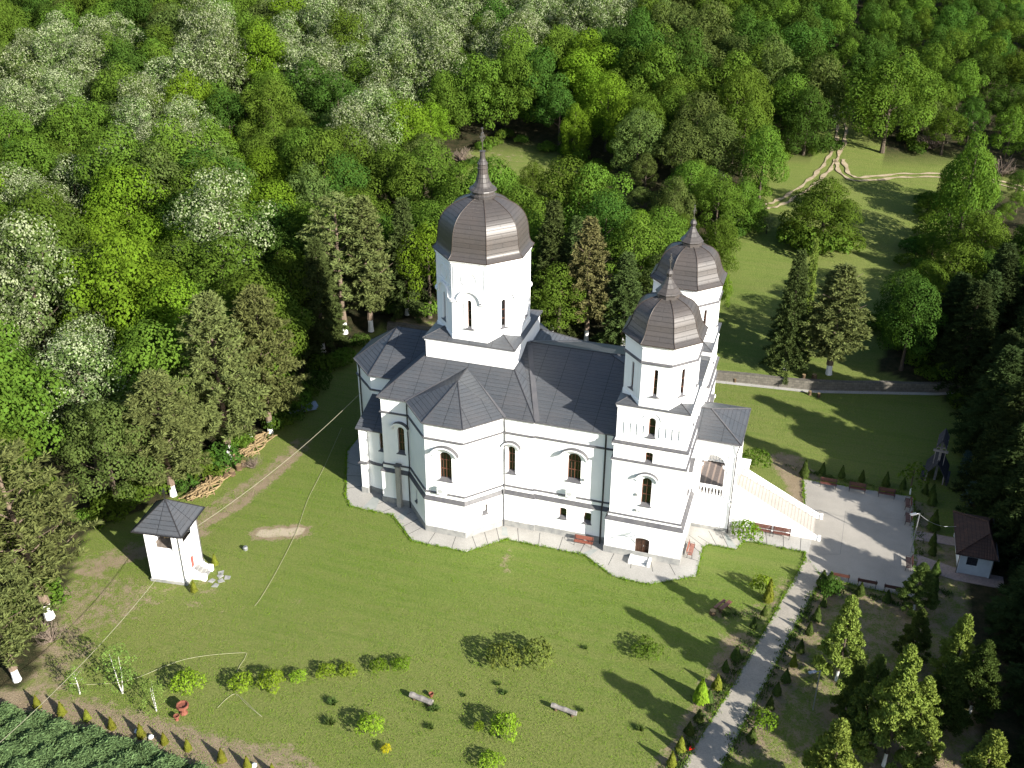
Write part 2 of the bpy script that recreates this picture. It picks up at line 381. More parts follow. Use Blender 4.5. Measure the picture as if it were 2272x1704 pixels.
# ================================================================ CHURCH
church=thing('church','large white church with three brown domes and dark shingle roofs','church')
BODY=[(-13.55,-2.3),(-10.72,-5.1),(-7.95,-5.1),(-7.95,-8.9),(-5.0,-8.9),(-2.0,-12.2),(2.0,-12.2),(5.0,-8.9),(8.0,-8.9),(8.0,-8.78),(16.2,-8.78),
      (16.2,8.78),(8.0,8.78),(8.0,8.9),(5.0,8.9),(2.0,12.2),(-2.0,12.2),(-5.0,8.9),(-7.95,8.9),(-7.95,5.1),(-10.72,5.1),(-13.55,2.3)]
LOW=offset(BODY,.25)
def O(s,w,zb,zt,rise=None):
    d=dict(s=s,w=w,zb=zb,zt=zt)
    if rise is not None: d['rise']=rise
    return d
HN=(.97,.88,9.3,.12,.5); HW=(1.45,1.24,9.25,.13,.55)
up_ops={3:[O(2.02,.74,6.45,9.5)],5:[O(2.1,1.28,6.5,9.72)],7:[O(.8,.74,6.45,9.5)],9:[O(4.1,1.35,6.7,9.85)],
        17:[O(1,.74,6.45,9.5)],15:[O(2.1,1.28,6.5,9.72)],13:[O(2.1,.74,6.45,9.5)],11:[O(4.1,1.35,6.7,9.85)]}
lo_ops={4:[O(2.0,.45,2.1,3.5,.1)],6:[O(2.25,.62,2.35,3.4,.06)],9:[O(2.95,.74,2.25,3.46,.14),O(5.45,.74,2.22,3.44,.14)]}
wl=MB()
for i in range(len(BODY)):
    a,b=BODY[i],BODY[(i+1)%len(BODY)]; panel(wl,a,b,4.38,12.75,up_ops.get(i,()))
    a,b=LOW[i],LOW[(i+1)%len(LOW)]; panel(wl,a,b,0,4.04,lo_ops.get(i,()))
wl.sweep(BODY,[(0,12.42),(.1,12.5),(.1,12.62),(.17,12.7),(.17,12.78)])
wl.sweep(BODY,[(.27,3.86),(.3,3.9),(.3,4.03)])
wl.sweep(BODY,[(.0,4.40),(.10,4.40),(.10,4.80),(0,4.80)])
wl.build('wall',PLASTER,church)
for i,os_ in up_ops.items():
    a,b=BODY[i],BODY[(i+1)%len(BODY)]
    for op in os_: window(church,a,b,op,bars=((3,(.36,.68)) if op['w']>1 else (1,(.36,.68))),hood=HW if op['w']>1 else HN)
for i,os_ in lo_ops.items():
    a,b=LOW[i],LOW[(i+1)%len(LOW)]
    for op in os_: window(church,a,b,op,depth=.3,bars=(0,()),sill=.1,glass=[GLASS,CREAMW][i==6])
def body_ring(name,prof,m_,poly=BODY):
    q=MB(); q.sweep(poly,prof); return q.build(name,m_,church)
body_ring('plinth',[(.25,.8),(.31,.76),(.31,0)],STONE)
body_ring('ledge',[(.02,4.44),(.36,4.06),(.36,4.0),(.28,3.98)],TRIM)
body_ring('cornice',[(.0,4.92),(.17,4.86),(.17,4.80),(0.0,4.78)],TRIM)
body_ring('cornice',[(.0,11.12),(.17,11.06),(.17,10.98),(0.0,10.96)],TRIM)
body_ring('gutter',[(.15,12.84),(.31,12.84),(.31,12.72),(.15,12.70)],TRIM)
# ---- roofs
ez=12.83
rf=MB(); a=8.2; e=9.12; q=4.75; zq=15.72
rf.face([(-a,-e,ez),(a,-e,ez),(q,-q,zq),(-q,-q,zq)]); rf.face([(a,-e,ez),(a,e,ez),(q,q,zq),(q,-q,zq)])
rf.face([(a,e,ez),(-a,e,ez),(-q,q,zq),(q,q,zq)]); rf.face([(-a,e,ez),(-a,-e,ez),(-q,-q,zq),(-q,q,zq)])
rf.build('crossing_roof',SLATE,church)
rn=MB()
for s in (-1,1):
    P=[(3.9,s*9.0,ez+.01),(16.3,s*9.0,ez+.01),(16.9,s*2.1,15.67),(13.2,0,16.5),(3.9,0,16.5)]
    rn.face(P if s<0 else P[::-1])
rn.face([(13.2,0,16.5),(16.9,-2.1,15.67),(16.9,2.1,15.67)])
rn.build('nave_roof',SLATE,church)
for s in (-1,1):
    ra=MB(); Q=[(-5.12,s*9.1,ez+.02),(-2.06,s*12.42,ez+.02),(2.06,s*12.42,ez+.02),(5.12,s*9.1,ez+.02)]; A=(0,s*8.0,15.35); Bk=(0,s*4.9,15.36)
    for P in ([Q[1],Q[2],A],[Q[2],Q[3],A],[Q[0],Q[1],A],[Q[3],(3.0,s*6.2,14.6),Bk,A],[Q[0],A,Bk,(-3.0,s*6.2,14.6)]): ra.face(P if s<0 else P[::-1])
    hips=[(Q[1],A),(Q[2],A),(A,Bk)]
    for p0,p1 in hips: ra.bar(Vector(p0)+Vector((0,0,.03)),Vector(p1)+Vector((0,0,.03)),.08,.05,1)
    ra.build('side_apse_roof',[SLATE,HIP],church)
ral=MB(); Q=[(-4.4,-5.32,ez),(-10.82,-5.32,ez),(-13.78,-2.38,ez),(-13.78,2.38,ez),(-10.82,5.32,ez),(-4.4,5.32,ez)]; A=(-9.6,0,16.1); Bk=(-4.4,0,16.1)
for P in ([Q[0],Bk,A,Q[1]],[Q[1],A,Q[2]],[Q[2],A,Q[3]],[Q[3],A,Q[4]],[Q[4],A,Bk,Q[5]]): ral.face(P)
for p0 in Q[1:5]: ral.bar(Vector(p0)+Vector((0,0,.03)),Vector(A)+Vector((0,0,.03)),.08,.05,1)
ral.build('altar_roof',[SLATE,HIP],church)
seam=MB()                                        # raised hip and valley caps of the main roofs
for sx in (-1,1):
    for sy in (-1,1): seam.bar((sx*8.2,sy*9.12,ez+.04),(sx*q,sy*q,zq+.04),.08,.05)
for sy in (-1,1):
    seam.bar((8.35,sy*9.0,ez+.05),(5.0,0+sy*.4,16.4),.5,.04,1); seam.bar((16.9,sy*2.1,15.7),(13.2,0,16.53),.08,.05)
    for sx in (-1,1): seam.bar((sx*5.2,sy*9.12,ez+.05),(sx*.05,sy*4.95,15.45),.34,.04,1)
seam.bar((5,0,16.53),(13.2,0,16.53),.1,.05)
seam.build('roof_cap',[HIP,VALLEY],church)
# ---- drums and domes
def square(c,h): return [(c[0]-h,c[1]-h),(c[0]+h,c[1]-h),(c[0]+h,c[1]+h),(c[0]-h,c[1]+h)]
def skirt(c,h,z,slope,name,hin):
    k=MB(); hi=hin; z1=z+slope*(h-hi)
    a,b=square(c,h),square(c,hi)
    for i in range(4):
        j=(i+1)%4; k.face([(*a[i],z),(*a[j],z),(*b[j],z1),(*b[i],z1)])
        k.bar((*a[i],z+.03),(*b[i],z1+.03),.06,.04,1)
    k.sweep(a,[(0,z),(0,z-.09),(-.2,z-.09)],1)
    return k.build(name,[SLATE,TRIM],church)
pl=MB(); pl.prism(square((0,0),4.6),13.5,17.6); pl.sweep(square((0,0),4.6),[(0,17.42),(.1,17.5),(.1,17.62),(.18,17.7),(.18,17.74)]); pl.build('drum_base',PLASTER,church)
skirt((0,0),4.84,17.82,.42,'drum_skirt_roof',2.6)
def drum(c,r,z0,z1,op,name,base,depth=.22,extra=None):
    k=MB(); P=octo(c,r)
    ap=r*math.cos(math.pi/8); L=2*r*math.sin(math.pi/8)
    for i in range(8):
        a,b=P[i],P[(i+1)%8]; panel(k,a,b,z0,z1,[dict(op,s=L/2)],depth)
        if extra: extra(k,a,b,L)
    k.sweep(P,[(.06,z0),(.06,base),(0,base+.05)])
    for i in range(8): window(church,P[i],P[(i+1)%8],dict(op,s=L/2),depth=depth,bars=(0,(.3,.62)),sill=.4 if r>4 else .3,fw=.06)
    return k,P
def deco(k,a,b,L):
    F=frame3(a,b); s=L/2; n=14
    for r0,r1,o in ((1.12,1.32,.2),(.72,.8,.06)):
        zc=22.12 if o>.1 else 24.48
        full=o<.1; N_=n*2 if full else n
        P=[(math.cos((2 if full else 1)*math.pi*i/N_),math.sin((2 if full else 1)*math.pi*i/N_)) for i in range(N_+1)]
        for i in range(N_):
            A=[F(s+r0*P[j][0],zc+r0*P[j][1],0) for j in(i,i+1)]; B=[F(s+r1*P[j][0],zc+r1*P[j][1],0) for j in(i,i+1)]
            A2=[F(s+r0*P[j][0],zc+r0*P[j][1],o) for j in(i,i+1)]; B2=[F(s+r1*P[j][0],zc+r1*P[j][1],o) for j in(i,i+1)]
            k.face([A[0],A[1],A2[1],A2[0]]); k.face([A2[0],A2[1],B2[1],B2[0]]); k.face([B2[0],B2[1],B[1],B[0]])
    def slab(s0,s1,z0,z1,o):
        P=[(s0,z0),(s1,z0),(s1,z1),(s0,z1)]; k.face([F(*p,o) for p in P])
        for i in range(4): k.face([F(*P[i],0),F(*P[(i+1)%4],0),F(*P[(i+1)%4],o),F(*P[i],o)])
    slab(0,s-1.12,22.0,22.24,.2); slab(s+1.12,L,22.0,22.24,.2)
    for z in (23.45,25.68): slab(.2,L-.2,z,z+.07,.06)
    for x in (.2,L-.28): slab(x,x+.08,23.52,25.68,.06)
    slab(s-.55,s-.42,19.2,22.0,.05); slab(s+.42,s+.55,19.2,22.0,.05)
k,P8=drum((0,0),4.70,17.4,26.3,O(0,.42,19.36,22.33),'drum',18.42,extra=deco)
k.sweep(P8,[(0,25.85),(.1,25.95),(.1,26.1),(.24,26.25),(.24,26.42)]); k.build('main_drum',PLASTER,church)
def dome(c,prof,n,name,m_,ribs=True):
    d=MB(); d.lathe(prof,n,c,math.pi/n if n==8 else 0)
    if ribs:
        for i in range(8):
            t=math.pi/8+i*math.pi/4; d.tube([(c[0]+(r+.015)*math.cos(t),c[1]+(r+.015)*math.sin(t),z+.02) for r,z in prof],.028,5,1)
    d.lathe([(prof[0][0],prof[0][1]),(prof[0][0]-.02,prof[0][1]-.1),(prof[0][0]-.5,prof[0][1]-.12)],n,c,math.pi/n if n==8 else 0,1)
    return d.build(name,[m_,RIB],church)
def fine(prof,k=4):                             # smooth a profile
    q=[Vector(p) for p in prof]; out=[]
    for i in range(len(q)-1):
        p0,p1,p2,p3=q[max(i-1,0)],q[i],q[i+1],q[min(i+2,len(q)-1)]
        for j in range(k):
            t=j/k; out.append(tuple(.5*((2*p1)+(p2-p0)*t+(2*p0-5*p1+4*p2-p3)*t*t+(3*p1-p0-3*p2+p3)*t**3)))
    return out+[tuple(q[-1])]
dome((0,0),fine([(5.05,26.45),(4.64,26.85),(4.48,27.55),(4.42,28.25),(4.28,29.0),(3.96,29.75),(3.34,30.45),(2.4,31.0),(1.7,31.3),(1.08,31.48)]),8,'main_dome',COPPER)
def finial(c,prof,n,top,name,big):
    f=MB(); f.lathe(prof,n,c)
    o=f.build(name,COPPER,church)
    x=MB(); z=prof[-1][1]; h=top-z; cx,cy=c; t=.035 if big else .025
    x.bar((cx,cy,z-.05),(cx,cy,top),t*2,t*2,0,(1,0,0))
    arms=[(.45,.16),(.62,.28),(.78,.14)]
    for q,l in arms:
        l*=h/1.5; x.bar((cx-.0,cy-l,z+h*q),(cx,cy+l,z+h*q),t*1.7); x.bar((cx-l*.6,cy,z+h*q),(cx+l*.6,cy,z+h*q),t*1.3)
        for s in (-1,1): x.obox((cx,cy+s*l,z+h*q),(t*1.6,0,0),(0,t*1.6,0),(0,0,t*1.6))
    for s in (-1,1):
        x.bar((cx,cy,z+h*.38),(cx,cy+s*.22*h/1.5,z+h*.62),t); x.bar((cx,cy+s*.22*h/1.5,z+h*.62),(cx,cy,z+h*.86),t)
        x.bar((cx,cy,z+h*.38),(cx+s*.2*h/1.5,cy,z+h*.62),t); x.bar((cx+s*.2*h/1.5,cy,z+h*.62),(cx,cy,z+h*.86),t)
    x.obox((cx,cy,top),(t*2,0,0),(0,t*2,0),(0,0,t*2))
    x.build('cross',CROSSM,o)
finial((0,0),[(1.16,31.3),(1.26,31.66),(1.12,31.84),(1.12,32.08),(1.36,32.14),(1.32,32.24),(.96,32.5),(.68,32.98),(.5,33.7),(.47,34.2),(.52,34.24),(.47,34.3),(.47,34.62),(.52,34.66),(.26,35.12),(.24,35.82),(.3,35.86),(.05,35.92)],16,38.0,'main_finial',True)
TX,TY=19.475,6.49
for sy in (-1,1):
    c=(TX,sy*TY); k=MB()
    st=[(3.72,0,4.04),(3.45,4.38,10.86),(3.40,10.86,12.68),(3.27,12.86,16.5)]
    fo={0:[O(3.72,1.4,.38,2.46,.22)] if sy<0 else [],1:[O(3.42,.95,6.2,9.3)],2:[O(3.36,.72,10.98,12.1,.14)],3:[O(3.27,.66,13.75,15.74)]}
    for si,(h,z0,z1) in enumerate(st):
        S_=square(c,h)
        for ed in range(4):
            ops=[]
            if (ed==0 and sy<0) or (ed==2 and sy>0) or (ed==1 and si>0): ops=fo[si]
            panel(k,S_[ed],S_[(ed+1)%4],z0,z1,ops,.3)
            for op in ops:
                if si==0: continue
                window(church,S_[ed],S_[(ed+1)%4],op,.3,bars=((1,(.36,.68)) if si==1 else (0 if si==3 else 1,(.5,))),sill=.15,hood=(1.12,.95,9.0,.12,.42) if si==1 else None)
    k.sweep(square(c,3.40),[(.16,12.4),(.16,12.66)]); k.sweep(square(c,3.45),[(0,10.7),(.12,10.74),(.12,10.84)])
    k.sweep(square(c,3.45),[(0,4.40),(.1,4.40),(.1,4.64),(0,4.64)]); k.sweep(square(c,3.72),[(0,3.86),(.05,3.9),(.05,4.03)])
    k.sweep(square(c,3.27),[(0,16.3),(.08,16.38),(.08,16.5),(.14,16.58),(.14,16.66)])
    k.sweep(square(c,3.27),[(.0,13.05),(.08,13.0),(.08,12.88)])
    for ed in (0,1,2):                            # blind panels and the arched string course of the upper stage
        S_=square(c,3.27); F=frame3(S_[ed],S_[(ed+1)%4]); L=6.54
        def slab(s0,s1,z0,z1,o):
            P=[(s0,z0),(s1,z0),(s1,z1),(s0,z1)]; k.face([F(*p,o) for p in P])
            for i in range(4): k.face([F(*P[i],0),F(*P[(i+1)%4],0),F(*P[(i+1)%4],o),F(*P[i],o)])
        for x in (.72,1.93,4.0,5.2):
            for z in (13.74,14.87): slab(x,x+.68,z,z+.05,.07)
            for xx in (x,x+.63): slab(xx,xx+.05,13.79,14.87,.07)
        slab(0,2.4,15.46,15.58,.07); slab(4.14,L,15.46,15.58,.07)
        for i in range(12):
            t0,t1=math.pi*i/12,math.pi*(i+1)/12; P=[(3.27+r*math.cos(t),15.46+r*math.sin(t)) for r,t in ((.78,t0),(.78,t1),(.88,t1),(.88,t0))]
            k.face([F(*p,.07) for p in P]); k.face([F(*P[2],.07),F(*P[3],.07),F(*P[3],0),F(*P[2],0)]); k.face([F(*P[0],.07),F(*P[1],.07),F(*P[1],0),F(*P[0],0)])
    k.build('tower_wall',PLASTER,church)
    def ring(name,h,prof,m_):
        r=MB(); r.sweep(square(c,h),prof); r.build(name,m_,church)
    ring('plinth',3.72,[(0,.84),(.07,.8),(.07,0)],STONE)
    ring('ledge',3.45,[(.02,4.44),(.36,4.06),(.36,4.0),(.28,3.98)],TRIM)
    ring('cornice',3.45,[(0,4.76),(.15,4.7),(.15,4.64),(0,4.62)],TRIM)
    ring('cornice',3.40,[(0,10.98),(.2,10.9),(.2,10.82),(0.05,10.8)],TRIM)
    ring('cornice',3.27,[(0,12.92),(.34,12.72),(.34,12.64),(.12,12.62)],TRIM)
    skirt(c,3.45,16.74,.42,'tower_skirt_roof',2.0)
    k,P8=drum(c,3.5,16.4,22.95,O(0,.36,18.02,20.69),'belfry',17.3,.2)
    k.sweep(P8,[(0,22.6),(.1,22.72),(.1,22.84),(.22,22.98),(.22,23.14)])
    k.sweep(P8,[(.05,21.3),(.05,22.6)]); k.build('belfry_drum',PLASTER,church)
    r=MB(); r.sweep(P8,[(.05,21.42),(.2,21.3),(.2,21.22),(0,21.2)]); r.build('cornice',TRIM,church)
    dome(c,fine([(3.95,23.2),(3.52,23.6),(3.2,24.25),(3.0,24.9),(2.7,25.5),(2.2,26.0),(1.6,26.3),(.95,26.5)]),8,'belfry_dome',COPPER)
    finial(c,[(1.02,26.3),(1.0,26.8),(1.17,26.92),(1.08,27.04),(.74,27.4),(.42,27.9),(.27,28.2),(.21,28.36),(.3,28.54),(.33,28.7),(.2,28.95),(.04,29.1)],8,30.45,'belfry_finial',False)
# ---- west front between the towers
k=MB(); k.box(16.0,22.7,-3.2,3.2,0,16.1); k.sweep([(16.0,-3.2),(22.7,-3.2),(22.7,3.2),(16.0,3.2)],[(0,15.8),(.1,15.9),(.1,16.08)])
k.build('west_wall',PLASTER,church)
k=MB(); k.face([(15.8,-3.25,16.12),(22.9,-3.25,16.12),(22.9,0,17.3),(15.8,0,17.3)]); k.face([(15.8,0,17.3),(22.9,0,17.3),(22.9,3.25,16.12),(15.8,3.25,16.12)])
k.face([(22.85,-3.25,16.1),(22.85,3.25,16.1),(22.85,0,17.3)]); k.build('west_roof',SLATE,church)
for p0,p1 in (((22.7,-3.2),(22.7,3.2)),):
    pass
# ---- altar-side annex with chimney pillar
AN=[(-11.0,-8.2),(-10.35,-8.2),(-10.2,-7.75),(-9.6,-7.95),(-8.9,-8.02),(-7.9,-8.05),(-7.9,-5.0),(-11.0,-5.0)]
for sy in (1,-1):
    poly=AN if sy>0 else [(x,-y) for x,y in reversed(AN)]
    k=MB(); n=len(poly)
    for i in range(n):
        a,b=poly[i],poly[(i+1)%n]; L=(Vector(b)-Vector(a)).length
        ops=[O(.46,.62,5.75,7.85)] if (sy>0 and i==4) else []
        panel(k,a,b,0,8.15,ops,.25)
        for op in ops: window(church,a,b,op,.25,bars=(1,(.4,.7)),sill=.18)
    k.build('annex_wall',PLASTER,church)
    r=MB(); r.sweep(poly,[(0,.8),(.06,.76),(.06,0)]); r.build('plinth',STONE,church)
    r=MB(); r.sweep(poly,[(0,4.05),(.22,3.9),(.22,3.82),(0,3.8)]); r.build('ledge',TRIM,church)
    r=MB(); y0,y1=-8.4*sy,-5.0*sy
    r.face([(-11.25,y0,8.12),(-7.8,y0,8.12),(-7.8,y1,10.6),(-10.6,y1,10.6)]); r.face([(-11.25,y0,8.12),(-10.6,y1,10.6),(-11.25,y1,8.4)])
    r.sweep([(-11.25,min(y0,y1)),(-7.9,min(y0,y1)),(-7.9,max(y0,y1)),(-11.25,max(y0,y1))],[(0,8.13),(0,8.0),(-.2,8.0)],1); r.build('annex_roof',[SLATE,TRIM],church)
k=MB(); k.box(-6.42,-5.95,-9.75,-9.28,0,5.2); k.box(-6.5,-5.87,-9.83,-9.2,5.2,5.32,1); k.build('chimney',[CONC,TRIM],church)
# ---- door, canopy, steps on the near tower
F=frame3((TX-3.72,-TY-3.72),(TX+3.72,-TY-3.72))
d=MB(); op=O(3.72,1.4,.38,2.46,.22); d.face([F(*q_,-.24) for q_ in outline(op)])
for i in range(7): d.bar(F(3.12+i*.2,.45,-.23),F(3.12+i*.2,2.35,-.23),.03,.02,0,(0,1,0))
d.bar(F(3.72,.4,-.22),F(3.72,2.4,-.22),.07,.06,0,(0,1,0)); d.bar(F(3.02,1.5,-.22),F(4.42,1.5,-.22),.05,.1)
do=d.build('door',DOORWOOD,church); h=MB(); h.bar(F(3.84,1.4,-.17),F(3.84,1.6,-.17),.04,.05,0,(0,1,0)); h.build('handle',STEEL,do)
k=MB(); n=12
for i in range(n):
    t0,t1=R(25)+R(130)*i/n,R(25)+R(130)*(i+1)/n
    P=[(3.72+1.36*math.cos(t),2.25+1.15*math.sin(t)) for t in (t0,t1)]
    k.face([F(*P[0],0),F(*P[1],0),F(*P[1],1.0),F(*P[0],1.0)],0)
    k.bar(F(*P[0],1.0),F(*P[1],1.0),.05,.05,1)
    if i%4==0: k.bar(F(*P[0],0),F(*P[0],1.0),.04,.04,1)
k.bar(F(*P[1],0),F(*P[1],1.0),.04,.04,1)
k.build('door_canopy',[CANOPY,WHITE],church)
k=MB(); c=F(3.72,0)[0]; y=-TY-3.72
k.box(c-.8,c+.8,y-.5,y,0,.38); k.box(c-.8,c+.8,y-.85,y-.5,0,.25); k.box(c-.8,c+.8,y-1.2,y-.85,0,.12)
for s in (-1,1): k.box(c+s*.92-.12,c+s*.92+.12,y-1.25,y-.02,0,.46)
k.build('door_steps',mat('pale_step_paint',(.55,.55,.53),.7),church)
# ---- porch and great stair
k=MB(); k.box(22.6,27.0,-3.45,3.45,0,3.88)
k.build('porch_base',PLASTER,church)
k=MB(); k.box(22.65,26.98,-3.3,3.3,3.9,4.0); TILEFLOOR=mat('striped_floor_tile',(.2,.17,.15),.5,.4); kk=N(TILEFLOOR)
sp=kk.n('SeparateXYZ'); kk.l(kk.co(),sp.inputs[0])
st=kk.math('LESS_THAN',kk.math('FRACT',kk.math('MULTIPLY',sp.outputs[0],1.55)),.28)
kk.col(kk.mix(.35,kk.mix(st,(.075,.062,.06),(.26,.2,.165)),kk.ramp(kk.noise(kk.co(),9,4),[(.3,(.05,.045,.045)),(.7,(.3,.25,.22))])))
k.build('porch_floor',TILEFLOOR,church)
PO=[(22.7,-3.4),(27.0,-3.4),(27.0,3.4),(22.7,3.4)]
k=MB()
arch_f=O(2.1,2.35,4.0,8.9,1.15); arch_w=O(3.4,3.2,4.0,8.9,1.5)
for i,ops in ((0,[arch_f]),(1,[arch_w]),(2,[dict(arch_f,s=2.2)])):
    a,b=PO[i],PO[(i+1)%4]; panel(k,a,b,3.9,10.55,ops,.45)
    F=frame3(a,b); L=(Vector(b)-Vector(a)).length   # inner face of the arcade wall
    for op in ops:
        for s0,s1 in ((.45,op['s']-op['w']/2),(op['s']+op['w']/2,L-.45)): k.face([F(s0,3.9,-.45),F(s1,3.9,-.45),F(s1,10.5,-.45),F(s0,10.5,-.45)])
        k.face([F(op['s']-op['w']/2,op['zt']-.02,-.45),F(op['s']+op['w']/2,op['zt']-.02,-.45),F(op['s']+op['w']/2,10.5,-.45),F(op['s']-op['w']/2,10.5,-.45)])
        for sg in (-1,1):                           # capitals, mouldings and arch ring
            x=op['s']+sg*(op['w']/2+.05); P=[(x-.22,7.55),(x+.22,7.55),(x+.3,7.85),(x-.3,7.85)]
            k.face([F(*p,.12) for p in P])
            for e in range(4): k.face([F(*P[e],0),F(*P[(e+1)%4],0),F(*P[(e+1)%4],.12),F(*P[e],.12)])
            P=[(x+sg*.45-.2,3.9),(x+sg*.45+.2,3.9),(x+sg*.45+.2,9.1),(x+sg*.45-.2,9.1)]
            k.face([F(*p,.1) for p in P])
            for e in range(4): k.face([F(*P[e],0),F(*P[(e+1)%4],0),F(*P[(e+1)%4],.1),F(*P[e],.1)])
k.face([(22.7,-3.4,10.4),(27,-3.4,10.4),(27,3.4,10.4),(22.7,3.4,10.4)])
k.sweep(PO,[(0,9.1),(.16,9.14),(.16,9.3),(0,9.32)]); k.sweep(PO,[(0,10.2),(.1,10.3),(.1,10.45),(.2,10.55),(.2,10.62)]); k.sweep(PO,[(0,3.7),(.12,3.74),(.12,3.92),(0,3.96)])
k.build('porch_arcade',PLASTER,church)
for y in (-3.22,3.22):
    k=MB(); k.box(23.6,26.0,y-.14,y+.14,5.02,5.2); k.box(23.6,26.0,y-.12,y+.12,4.0,4.12)
    for i in range(7): k.lathe([(.07,4.1),(.1,4.3),(.05,4.6),(.09,4.85),(.07,5.03)],8,(23.8+i*.33,y))
    k.build('balustrade',WHITE,church)
k=MB(); z=10.66; Q=[(22.6,-3.66),(27.26,-3.66),(27.26,3.66),(22.6,3.66)]; A=(22.6,0,12.05); B_=(23.75,0,12.05)
k.face([(*Q[0],z),(*Q[1],z),B_,A]); k.face([(*Q[1],z),(*Q[2],z),B_]); k.face([(*Q[2],z),(*Q[3],z),A,B_])
for p in (Q[1],Q[2]): k.bar((*p,z+.04),(B_[0],B_[1],B_[2]+.04),.12,.06,1)
k.bar((22.6,0,12.09),(23.75,0,12.09),.12,.06,1)
k.sweep(Q,[(.0,z+.02),(.1,z+.02),(.1,z-.1),(-.15,z-.1)],1); k.build('porch_roof',[SLATE,TRIM],church)
r=MB(); r.sweep([(22.6,-3.45),(27.0,-3.45),(27.0,3.45),(22.6,3.45)],[(0,.5),(.05,.47),(.05,0)]); r.build('plinth',STONE,church)
k=MB(); n=24; x0,x1=27.0,35.3; dx=(x1-x0)/n
for i in range(n):
    zt=4.0*(n-i)/n-.0; k.box(x0+i*dx+.001,x0+(i+1)*dx,-1.78,1.78,0,zt); 
    k.box(x0+(i+1)*dx-.07,x0+(i+1)*dx+.012,-1.77,1.77,zt-.1,zt+.008,1)
k.build('stair',[STEPM,NOSE],church)
for s in (-1,1):
    k=MB(); ya,yb=s*2.05,s*1.79
    P=[(27.02,0),(35.75,0),(35.75,.42),(27.02,4.9)]
    for y in (ya,yb): k.face([(x,y,z) for x,z in P])
    for i in range(4): k.face([(P[i][0],ya,P[i][1]),(P[(i+1)%4][0],ya,P[(i+1)%4][1]),(P[(i+1)%4][0],yb,P[(i+1)%4][1]),(P[i][0],yb,P[i][1])])
    if s>0: k.box(27.05,28.0,1.6,2.35,3.9,5.3); k.box(26.9,28.1,1.5,2.45,5.3,5.4)
    k.box(35.72,36.0,s*1.92-.2,s*1.92+.2,0,.55)
    k.build('stair_wall',PLASTER,church)
for y in (1.5,):
    k=MB(); pts=[(27.6+i*(8.0/12),y,4.0-(i*8.0/12+.6)*4/8.3+.1) for i in range(13)]
    for p in pts: k.tube([p,(p[0],p[1],p[2]+.95)],.022,5)
    for hh in (.95,.5): k.tube([(p[0],p[1],p[2]+hh) for p in pts],.025,5)
    k.build('handrail',STEEL,church)
# ---- downpipes, air conditioners, vents
def pipe(pts,m_=PIPE,r=.06):
    k=MB(); k.tube(pts,r,7); k.build('downpipe',m_,church)
pipe([(5.12,-9.12,12.75),(5.12,-9.05,12.3),(5.14,-9.0,11.4),(5.14,-9.08,4.9),(5.14,-9.42,4.2),(5.14,-9.35,3.8),(5.14,-9.35,.1)],PIPE,.07)
pipe([(15.1,-8.98,12.75),(15.1,-8.88,12.2),(15.1,-8.9,4.9),(15.1,-9.25,4.1),(15.1,-9.2,3.7),(15.1,-9.2,.1)],DARKTRIM,.085)
pipe([(27.15,-3.72,10.6),(26.95,-3.52,9.6),(26.95,-3.52,4.0),(27.0,-3.65,3.6),(26.95,-3.56,3.2),(26.95,-3.56,.1)],DARKTRIM,.06)
pipe([(-4.98,-9.1,12.75),(-5.1,-9.02,12.2),(-5.1,-9.02,4.9),(-5.1,-9.4,4.1),(-5.1,-9.35,3.8),(-5.1,-9.35,.1)],DARKTRIM,.06)
pipe([(-13.1,-3.0,12.7),(-12.95,-3.05,12.1),(-12.95,-3.05,8),(-12.95,-3.05,.1)],DARKTRIM,.07)
for x,y in ((11.95,-9.05),(-.2,-12.47)):
    k=MB(); k.box(x-.45,x+.5,y-.32,y-.0,5.1,5.82); o=k.build('air_conditioner',WHITE,church)
    k=MB(); k.lathe([(.0,-.01),(.24,-.01),(.26,.02),(.26,-.02)],16)
    f=MB()
    for fc in k.f: f.face([(x-.12+k.v[i][0],y-.325+k.v[i][2]*.5,5.46+k.v[i][1]) for i in fc])
    f.build('fan_grille',mat('fan_grey',(.35,.36,.36),.5),o)
for x,y,z in ((19.47-.95,-TY-3.45,7.15),(19.47-.9,-TY-3.45,5.35),(13.1,-8.78,6.95)):
    k=MB(); k.box(x-.09,x+.09,y-.14,y,z,z+.26); k.bar((x,y-.1,z+.1),(x+.9 if z<6 else x+.1,y-.06,z+.02),.04); k.build('wall_lamp',STEEL,church)
